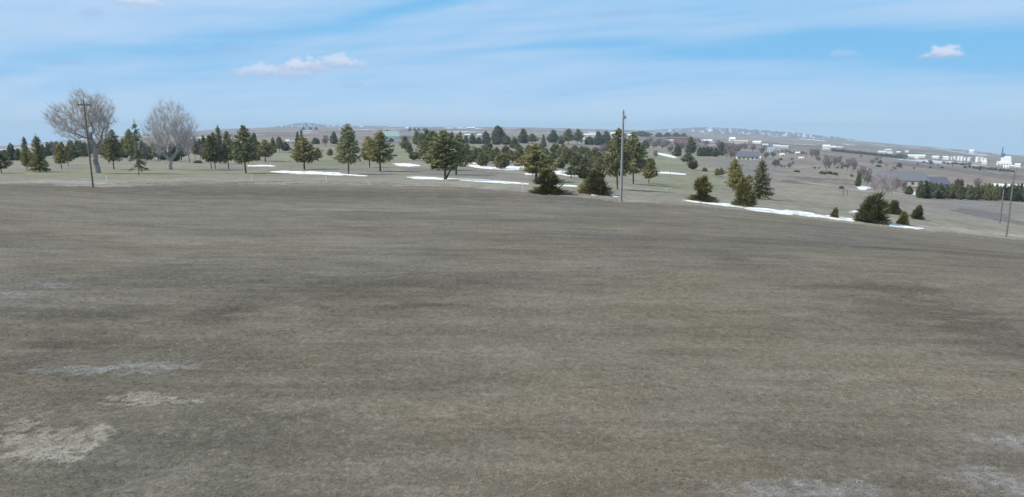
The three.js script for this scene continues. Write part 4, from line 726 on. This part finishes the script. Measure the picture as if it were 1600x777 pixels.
const V = {
  pine: [1, 2, 3, 4, 5].map((s) => pineTree(s * 31)), forked: [pineTree(903, { fork: 1, n: 120, base: 0.23 })],
  spruce: [spruceTree(11, { pow: 0.72 }), spruceTree(12, { tiers: 17, gap: 0.18, pow: 0.62 }), spruceTree(13, { pow: 0.66, gap: 0.14 })], ragged: [spruceTree(14, { gap: 0.38, pow: 0.6, tiers: 16, many: 8, pale: 1, base: 0.2 })],
  cedar: [21, 22, 23, 24].map((s) => denseTree(s)), mid: [31, 32, 33].map((s) => denseTree(s, { base: 0.1, n: 460, shape: (t) => (0.5 + 0.5 * smooth(0, 0.3, t)) * Math.max(0, 1 - t) ** 0.5 })),
  round: [denseTree(41, { base: 0.14, n: 620, spire: 0, shape: (t) => Math.sqrt(Math.max(0, 1 - (2 * t - 1) ** 2)) * 0.93 + 0.06 })],
  dome: [denseTree(42, { base: 0.1, n: 720, spire: 2, size: 0.55, shape: (t) => Math.max(0, 1 - t ** 2.2) * (0.7 + 0.3 * smooth(0, 0.2, t)) })],
  tuft: [denseTree(51, { base: 0, n: 220, spire: 0, size: 0.9, shape: (t) => Math.max(0, 1 - t * t) ** 0.5 })],
  juniper: [juniperBush(61), juniperBush(62, { pow: 0.48 }), juniperBush(63, { lean: 0.12, pow: 0.7 })], juniper2: [juniperBush(64, { skirt: 1 }), juniperBush(65, { skirt: 1 })],
  willow: [bareTree(71, { n: 1150, twigs: 8, twigLength: 0.75, twigWidth: 0.008, trunk: 2.1, r: 0.25, twig: [0.5, 0.43, 0.37], bark: [0.3, 0.26, 0.22], lobes: [[-0.4, 7.2, 0, 1.55, 2.6, 1.7], [-2.4, 6.5, 0.2, 1.2, 1.7, 1.3], [0.9, 7.1, -0.2, 1.2, 2.3, 1.5], [-1.6, 5.2, 0.6, 1.5, 1.5, 1.3], [0.45, 5.0, 0.4, 1.15, 1.9, 1.3]] })],
  willow2: [bareTree(73, { n: 1150, twigs: 7, twigLength: 0.85, twigWidth: 0.008, trunk: 1.3, r: 0.23, lift: 0.45, twig: [0.5, 0.45, 0.42], bark: [0.36, 0.33, 0.3], lobes: [[0.45, 6.1, 0, 2.2, 3.6, 2.4], [-1.1, 4.5, 0.3, 1.4, 2.7, 1.6], [1.8, 5.0, 0, 1.4, 2.9, 1.6]] })],
  bare: [75, 76, 77].map((s, i) => bareTree(s, { n: 260, twigs: 7, twigLength: 0.95, twigWidth: 0.018, trunk: 2.2, r: 0.2, lift: 0.5, twig: [0.38, 0.33, 0.32], bark: [0.28, 0.25, 0.235], lobes: [[0.2 * i, 6.2, 0, 2.2 - 0.2 * i, 3.3, 2.2], [-0.7, 4.6, 0.4, 1.7, 2, 1.6]] })),
  bareFar: [78, 79, 80].map((s, i) => bareTree(s, { n: 150, twigs: 9, twigLength: 1.1, twigWidth: 0.05, trunk: 1.8, r: 0.22, lift: 0.45, twig: [0.25, 0.205, 0.2], bark: [0.2, 0.17, 0.16], lobes: [[0.2 * i, 6, 0, 2.3 - 0.2 * i, 3.4, 2.3], [-0.7, 4.2, 0.4, 1.8, 2.2, 1.7]] })),
};
V.red = V.round;
const NAMES = { pine: 'pine_tree', forked: 'pine_tree', spruce: 'spruce_tree', ragged: 'spruce_tree', cedar: 'evergreen_tree', mid: 'young_conifer', round: 'round_evergreen', dome: 'round_evergreen', tuft: 'low_shrub', juniper: 'juniper_bush', juniper2: 'juniper_bush', willow: 'willow_tree', willow2: 'leafless_tree', bare: 'leafless_tree', red: 'reddish_tree' };
const leafy = (r, g, b) => new THREE.MeshPhysicalMaterial({ color: C(r, g, b), roughness: 1, specularIntensity: 0.3, vertexColors: true, side: THREE.DoubleSide });
const TONES = [[1.05, 1, 0.9], [1.25, 1.1, 0.82], [0.92, 0.9, 0.82], [1.15, 1.1, 1.1], [1.3, 1.18, 0.78]].map((t) => leafy(...t.map((v, i) => v * [3.0, 2.8, 2.7][i])));
const DARK = leafy(2.6, 2.4, 2.05), OLIVE = leafy(2.5, 2.25, 1.45), GREEN = leafy(1.25, 1.4, 1.25), RUST = leafy(2.3, 1.35, 1.5), WOOD = std(C(1, 1, 1), 0.95, { vertexColors: true, side: THREE.DoubleSide });
for (const m of [...TONES, DARK, OLIVE, GREEN, RUST]) { m.transmission = 0.35; m.thickness = 0; m.roughness = 1; }
const GREEN2 = leafy(1.75, 1.65, 1.5);
const tr = rng(4242);
function plant(kind, x, z, h, w, label, group, tone) {
  if (/V-forked/.test(label)) kind = 'forked'; if (/^ragged slender/.test(label)) kind = 'ragged'; if (/dome-shaped/.test(label)) kind = 'dome';
  const set = V[kind === 'bare' && Math.hypot(x, z) > 280 ? 'bareFar' : kind], v = set[Math.floor(tr() * set.length)], turn = /willow/.test(kind) ? -Math.atan2(x, -z) : kind === 'forked' ? 0.3 : tr() * 6.28;
  const cat = kind.startsWith('juniper') ? 'bush' : kind === 'tuft' ? 'shrub' : 'tree';
  const g = thing(NAMES[kind], label, cat, x, z, turn, group, -0.05);
  const bare = kind === 'bare' || kind.startsWith('willow');
  const mat = bare ? WOOD : kind === 'red' ? RUST : tone ?? (kind === 'mid' ? [OLIVE, TONES[1], TONES[4]][Math.floor(tr() * 3)] : kind === 'cedar' && /long row/.test(label) ? [DARK, TONES[0], TONES[1], GREEN][Math.floor(tr() * 4)] : kind === 'cedar' || kind === 'tuft' || kind === 'dome' ? DARK : kind === 'round' ? TONES[0] : /olive|yellow/.test(label) ? TONES[1] : /grey|pale/.test(label) ? TONES[3] : /dark/.test(label) ? TONES[2] : TONES[Math.floor(tr() * 3)]);
  const crown = part('crown', v.crown, mat, g), trunk = part('trunk', v.trunk, WOOD, g), s = [w / 6, h / 10, w / 6];
  if (kind === 'pine' || kind === 'forked') { s[0] *= 1.18; s[2] *= 1.18; }
  if (kind === 'spruce' || kind === 'cedar' || kind === 'mid') { s[0] *= 1.22; s[2] *= 1.22; }
  crown.scale.set(...s); trunk.scale.set(...s);
  return g;
}
for (const [kind, x, z, h, w, label] of OWN_TREES) plant(kind, x, z, h, w, label, undefined, kind.startsWith('juniper') ? (/green|dark/.test(label) ? GREEN : GREEN2) : undefined);
for (const { label, group, trees } of TREE_SETS) for (const [kind, x, z, h, w] of trees) plant(kind, x, z, h, w, label, group, kind === 'pine' ? TONES[2] : undefined);

// ---------------------------------------------------------------- buildings
const WALL = { white: std(C(0.78, 0.78, 0.76), 0.8), cream: std(C(0.58, 0.54, 0.46), 0.85), brick: std(C(0.25, 0.12, 0.095), 0.9), stucco: std(C(0.36, 0.33, 0.31), 0.9) };
const ROOF = { white: std(C(0.8, 0.8, 0.8), 0.6), cream: std(C(0.5, 0.47, 0.4), 0.7), grey: std(C(0.24, 0.24, 0.25), 0.9), green: std(C(0.33, 0.43, 0.37), 0.6), brown: std(C(0.14, 0.085, 0.075), 0.9), slate: std(C(0.115, 0.125, 0.15), 0.8), slate2: std(C(0.105, 0.11, 0.135), 0.8), blue: std(C(0.2, 0.3, 0.42), 0.5), palegrey: std(C(0.6, 0.6, 0.63), 0.5) };
const GLASS = std(C(0.03, 0.035, 0.045), 0.15), TRIM = std(C(0.7, 0.69, 0.66), 0.7), DOOR = std(C(0.13, 0.09, 0.07), 0.6);
function prism(w, h, d, y) { const s = new THREE.Shape(); s.moveTo(-d / 2, 0); s.lineTo(d / 2, 0); s.lineTo(0, h); s.closePath(); return new THREE.ExtrudeGeometry(s, { depth: w, bevelEnabled: false }).translate(0, 0, -w / 2).rotateY(Math.PI / 2).translate(0, y, 0); }
function building(x, z, w, d, hw, hr, turn, wall, roof, label, group) {
  const g = thing(/shed|warehouse|barn|works|annex|wing/.test(label) ? 'shed_building' : 'house', label, 'building', x, z, turn, group, -0.15);
  const H = hw + 0.15, body = mergeGeometries([box(w, H, d, 0, H / 2, 0).toNonIndexed(), ...(roof === 'slate' && w > 25 ? [] : [prism(w, hr * 0.97, d, H)])].map((q) => { q.deleteAttribute('uv'); return q; }));
  part('wall', body, WALL[wall], g);
  const ov = Math.min(0.5, d * 0.06), th = Math.min(0.18, hr * 0.12), r0 = [];
  if (roof === 'slate' && w > 25) {               // hipped
    const a = w / 2 + ov, b = d / 2 + ov, k = Math.max(0, w / 2 - d / 2), y = H, t = H + hr, p = [[-a, y, b], [a, y, b], [a, y, -b], [-a, y, -b], [-k, t, 0], [k, t, 0]];
    const q = new Soup(); const c = [1, 1, 1]; for (const [A, B, D] of [[0, 1, 5], [0, 5, 4], [1, 2, 5], [2, 3, 4], [2, 4, 5], [3, 0, 4], [0, 2, 1], [0, 3, 2]]) q.tri(p[A], p[B], p[D], c); const e = q.geo(); e.deleteAttribute('color'); r0.push(e);
  } else for (const s of [-1, 1]) { const L = Math.hypot(d / 2, hr) + ov, an = Math.atan2(hr, d / 2), e = box(w + 2 * ov, th, L).toNonIndexed(); e.translate(0, 0, 0); e.rotateX(s * an); e.translate(0, H + hr / 2 + th * 0.6 - ov / 2 * Math.sin(an), s * (d / 4 + ov / 2 * Math.cos(an))); e.deleteAttribute('uv'); r0.push(e); }
  part('roof', mergeGeometries(r0), ROOF[roof], g);
  const one = /one dark window/.test(label), nw = one ? 1 : Math.min(12, Math.max(2, Math.round(w / 3.2))), wh = Math.min(1.3, H * 0.42) * (one ? 1.6 : 1), ww = Math.min(1.2, w / nw * 0.4) * (one ? 1.6 : 1), yy = H * 0.55;
  const door = one ? -1 : Math.floor(nw / 2);
  for (let i = 0; i < nw; i++) {
    const xx = -w / 2 + w * (i + 0.5) / nw;
    if (i === door) { part('door', box(Math.min(1.1, ww * 1.2), Math.min(2.1, H * 0.72), 0.1, xx, Math.min(2.1, H * 0.72) / 2 + 0.1, d / 2 + 0.02), DOOR, g); continue; }
    const f = part('window', box(ww, wh, 0.06, xx, yy, d / 2 + 0.02), GLASS, g);
    part('sill', box(ww + 0.2, 0.1, 0.16, xx, yy - wh / 2 - 0.05, d / 2 + 0.06), TRIM, f);
  }
  return g;
}
for (const b of BUILDINGS) building(...b.slice(0, 9), b[9] ?? `small ${b[7]} house with ${b[8].replace('2', '')} roof in the scattered far settlement`, b[9] ? undefined : 'scattered far settlement');
const STEEL = std(C(0.72, 0.73, 0.73), 0.45, { metalness: 0.1 }), WHITE = std(C(0.8, 0.8, 0.78), 0.7), BLUE = std(C(0.05, 0.13, 0.3), 0.55);
for (const [x, z, h, w] of TANKS) {
  const g = thing('storage_tank', 'white upright storage tank in the cluster beside the processing plant', 'tank', x, z, 0, 'white storage tanks', -0.3);
  part('wall', new THREE.CylinderGeometry(w / 2, w / 2, h, 20).translate(0, h / 2, 0), WHITE, g);
  part('roof', new THREE.ConeGeometry(w / 2 + 0.1, w * 0.18, 20).translate(0, h + w * 0.09, 0), STEEL, g);
  part('ladder', mergeGeometries([box(0.08, h, 0.08, -0.3, h / 2, w / 2 + 0.1), box(0.08, h, 0.08, 0.3, h / 2, w / 2 + 0.1), ...Array.from({ length: 8 }, (_, i) => box(0.6, 0.06, 0.06, 0, h * (i + 0.5) / 8, w / 2 + 0.1))]), STEEL, g);
}
{
  const [x, z, h, w] = PLANT, g = thing('processing_plant', 'big white processing plant with a dark blue tower on its roof', 'factory', x, z, -Math.atan2(x, -z), undefined, -0.5), u = w / 20;
  part('lower_hall', box(w * 1.2, h * 0.5, w * 0.9, -u, h * 0.25, 0), WHITE, g);
  part('main_hall', box(w * 0.82, h, w * 0.7, u, h * 0.5, 0), WHITE, g);
  part('roof_block', box(w * 0.5, h * 0.14, w * 0.5, u * 3, h * 1.07, 0), WHITE, g);
  const t = part('tower', box(w * 0.34, h * 0.55, w * 0.34, -u * 4.2, h * 1.2, 0), BLUE, g);
  part('stack', new THREE.CylinderGeometry(u * 0.9, u * 1.1, h * 1.1, 14).translate(-u * 6.0, h * 1.65, 0), BLUE, t);
  for (let i = 0; i < 5; i++) part('door', box(w * 0.1, h * 0.22, 0.3, w * (-0.45 + i * 0.22), h * 0.11, w * 0.46), GLASS, g);
}

// ---------------------------------------------------------------- poles, stakes, car
const polWood = std(C(0.17, 0.15, 0.13), 0.9), polGrey = std(C(0.27, 0.265, 0.255), 0.8), PORC = std(C(0.32, 0.32, 0.31), 0.35);
function pole(name, label, [x, z, h], turn, r, mat, arms) {
  const g = thing(name, label, 'pole', x, z, turn, undefined, -0.2);
  part('shaft', new THREE.CylinderGeometry(r * 0.62, r, h + 0.2, 12).translate(0, (h + 0.2) / 2, 0), mat, g);
  for (const [y, L] of arms) {
    const a = part('crossarm', box(L, 0.13, 0.11, 0, h - y, r * 0.9), mat, g);
    for (const s of [-1, -0.45, 0.45, 1]) part('insulator', new THREE.CylinderGeometry(0.045, 0.065, 0.2, 8).translate(s * L * 0.46, h - y + 0.165, r * 0.9), PORC, a);
    for (const s of [-1, 1]) part('brace', box(0.04, 0.75, 0.03).rotateZ(s * 0.85).translate(s * 0.28, h - y - 0.27, r * 0.9 + 0.03), STEEL, g);
  }
  return g;
}
pole('utility_pole', 'weathered wooden utility pole with a crossarm in front of the huge leafless willow', POLE_WEST, 0.62, 0.105, polWood, [[0.35, 1.3]]);
{
  const g = pole('utility_pole', 'tall grey wooden utility pole in front of the big dark pine', POLE_TALL, 1.25, 0.17, polGrey, [[0.55, 1.7]]), h = POLE_TALL[2];
  part('top_pin', new THREE.CylinderGeometry(0.04, 0.06, 0.45, 8).translate(0, h + 0.2, 0), PORC, g);
}
pole('lamp_pole', 'slender bare metal pole standing on the green fairway slope', POLE_THIN, 0, 0.05, polGrey, []);
pole('utility_pole', 'shorter wooden pole out on the sloping meadow below the cedar row', POLE_FAR, 0.4, 0.14, polWood, []);
pole('utility_pole', 'plain wooden pole standing at the lower corner edge of the mown field', POLE_EAST, 0.4, 0.1, polWood, []);
STAKES.forEach(([x, z, h], i) => {
  const far = i > 3, g = thing(far ? 'fence_post' : 'marker_stake', far ? 'short dark post of a pair on the valley meadow' : 'thin white marker stake along the edge of the mown field', far ? 'post' : 'stake', x, z, 0, far ? 'dark posts on the meadow' : 'white field markers', -0.1);
  h = Math.max(h * 1.5, 0.9);
  part('shaft', box(far ? 0.14 : 0.055, h, far ? 0.14 : 0.05, 0, h / 2, 0), far ? polWood : WHITE, g);
  part('cap', new THREE.ConeGeometry(far ? 0.12 : 0.06, 0.1, 4).translate(0, h + 0.05, 0), far ? polWood : WHITE, g);
});
{
  const [x, z] = CAR, g = thing('parked_car', 'white car parked in front of the wood behind the leafless trees', 'car', x, z, 0.25);
  const s = new THREE.Shape(); for (const [i, [a, b]] of [[-2.1, 0.35], [2.1, 0.35], [2.15, 0.75], [1.2, 0.92], [-1.95, 0.95], [-2.12, 0.7]].entries()) i ? s.lineTo(a, b) : s.moveTo(a, b);
  part('body', new THREE.ExtrudeGeometry(s, { depth: 1.64, bevelSize: 0.05, bevelThickness: 0.06, bevelSegments: 2 }).translate(0, 0, -0.82), std(C(0.75, 0.75, 0.74), 0.3), g);
  const c = new THREE.Shape(); for (const [i, [a, b]] of [[-1.8, 0.95], [1.15, 0.93], [0.45, 1.42], [-1.3, 1.44]].entries()) i ? c.lineTo(a, b) : c.moveTo(a, b);
  part('cabin', new THREE.ExtrudeGeometry(c, { depth: 1.4, bevelSize: 0.04, bevelThickness: 0.05, bevelSegments: 2 }).translate(0, 0, -0.7), GLASS, g);
  part('roof', box(1.7, 0.05, 1.36, -0.42, 1.5, 0), std(C(0.75, 0.75, 0.74), 0.3), g);
  for (const sx of [-1.3, 1.35]) for (const sz of [-0.82, 0.82]) part('wheel', new THREE.CylinderGeometry(0.33, 0.33, 0.2, 16).rotateX(Math.PI / 2).translate(sx, 0.33, sz), std(C(0.02, 0.02, 0.02), 0.8), g);
}

// ---------------------------------------------------------------- short dry grass standing in the field
{
  const R = rng(808), blades = new Soup();
  for (let i = 0; i < 7; i++) { const th = R() * 6.28, r = 0.09 * R(), x = r * Math.cos(th), z = r * Math.sin(th), h = 0.008 + 0.02 * R(), a = R() * 6.28, l = 0.05 * R() + 0.03, w = 0.006; blades.tri([x - w * Math.sin(a), 0, z + w * Math.cos(a)], [x + w * Math.sin(a), 0, z - w * Math.cos(a)], [x + l * Math.cos(a), h, z + l * Math.sin(a)], [1, 1, 1]); }
  const geo = blades.geo(); geo.deleteAttribute('color');
  const N = 130000, inst = new THREE.InstancedMesh(geo, std(0xffffff, 1, { side: THREE.DoubleSide }), N), m = new THREE.Matrix4(), q = new THREE.Quaternion(), up = new THREE.Vector3(0, 1, 0), c = [0, 0, 0], col = new THREE.Color();
  for (let i = 0; i < N; i++) {
    let x, z;
    do { const r = 10 + 45 * R(), a = (R() - 0.5) * 1.5; x = r * Math.sin(a); z = -r * Math.cos(a); } while (R() > 0.25 + 0.75 * smooth(0.3, 0.7, fbm(x * 0.5 + 3, z * 1.1 + 6, 3)));
    fieldColor(x, z, c, 0); const v = 0.85 + 0.6 * R() + (R() < 0.12 ? 0.7 : 0), s = 0.6 + 0.8 * R();
    m.compose(new THREE.Vector3(x, ground(x, z) + 0.002, z), q.setFromAxisAngle(up, R() * 6.28), new THREE.Vector3(s, s, s)); inst.setMatrixAt(i, m);
    inst.setColorAt(i, col.setRGB(c[0] * v * 1.03, c[1] * v, c[2] * v * 0.92));
  }
  inst.name = 'dry_grass'; inst.userData = { label: 'short dry grass tufts scattered over the mown field', category: 'grass', kind: 'stuff' }; inst.receiveShadow = true; scene.add(inst);
}
{
  const R = rng(515), s = new Soup();
  for (let i = 0; i < 14; i++) { const th = R() * 6.28, r = 0.16 * R(), x = r * Math.cos(th), z = r * Math.sin(th), a = R() * 6.28, w = 0.01, h = 0.025 + 0.05 * R(), l = 0.03 + 0.1 * R(); s.tri([x - w * Math.sin(a), 0, z + w * Math.cos(a)], [x + w * Math.sin(a), 0, z - w * Math.cos(a)], [x + l * Math.cos(a), h, z + l * Math.sin(a)], [1, 1, 1]); }
  const geo = s.geo(); geo.deleteAttribute('color');
  const N = 12000, inst = new THREE.InstancedMesh(geo, std(0xffffff, 1, { side: THREE.DoubleSide }), N), m = new THREE.Matrix4(), q = new THREE.Quaternion(), up = new THREE.Vector3(0, 1, 0), col = new THREE.Color();
  for (let i = 0; i < N; i++) {
    let x, z;
    do { const a = (R() - 0.5) * 80, r = fieldEdgeSmooth(a) + (R() + R() + R() - 1.5) * 7; x = r * Math.sin(a * Math.PI / 180); z = -r * Math.cos(a * Math.PI / 180); } while (R() > smooth(0.38, 0.62, fbm(x * 0.25 + 9, z * 0.25 + 2, 3)) + 0.08);
    const k = 0.5 + 0.9 * R(), v = 0.75 + 0.5 * R(); m.compose(new THREE.Vector3(x, ground(x, z), z), q.setFromAxisAngle(up, R() * 6.28), new THREE.Vector3(k, k, k)); inst.setMatrixAt(i, m); inst.setColorAt(i, col.setRGB(0.3 * v, 0.265 * v, 0.2 * v));
  }
  inst.name = 'long_dry_grass'; inst.userData = { label: 'longer dry grass fringe along the rim of the mown field', category: 'grass', kind: 'stuff' }; scene.add(inst);
}
{
  const R = rng(616), spots = PATCHES.filter((p) => p[0] === 'sand' || p[0] === 'ash'), geo = new THREE.IcosahedronGeometry(0.035, 0).scale(1, 0.55, 0.8), N = 1600, inst = new THREE.InstancedMesh(geo, std(0xffffff, 1), N), m = new THREE.Matrix4(), q = new THREE.Quaternion(), up = new THREE.Vector3(0, 1, 0), col = new THREE.Color(), c = [0, 0, 0];
  for (let i = 0; i < N; i++) { const p = spots[Math.floor(R() * spots.length)], a = R() * 6.28, r = 1.15 * Math.sqrt(R()), x = p[1] + p[3] * r * Math.cos(a), z = p[2] + p[4] * r * Math.sin(a), k = 0.35 + 0.9 * R() ** 3, v = 0.85 + 0.4 * R(); fieldColor(x, z, c, 0); m.compose(new THREE.Vector3(x, ground(x, z) + 0.006, z), q.setFromAxisAngle(up, R() * 6.28), new THREE.Vector3(k, k, k)); inst.setMatrixAt(i, m); inst.setColorAt(i, col.setRGB(c[0] * v, c[1] * v, c[2] * v)); }
  inst.name = 'soil_clods'; inst.userData = { label: 'small crumbs of dry soil on the bare patches', category: 'soil', kind: 'stuff' }; inst.castShadow = true; scene.add(inst);
}
renderer.render(scene, camera);
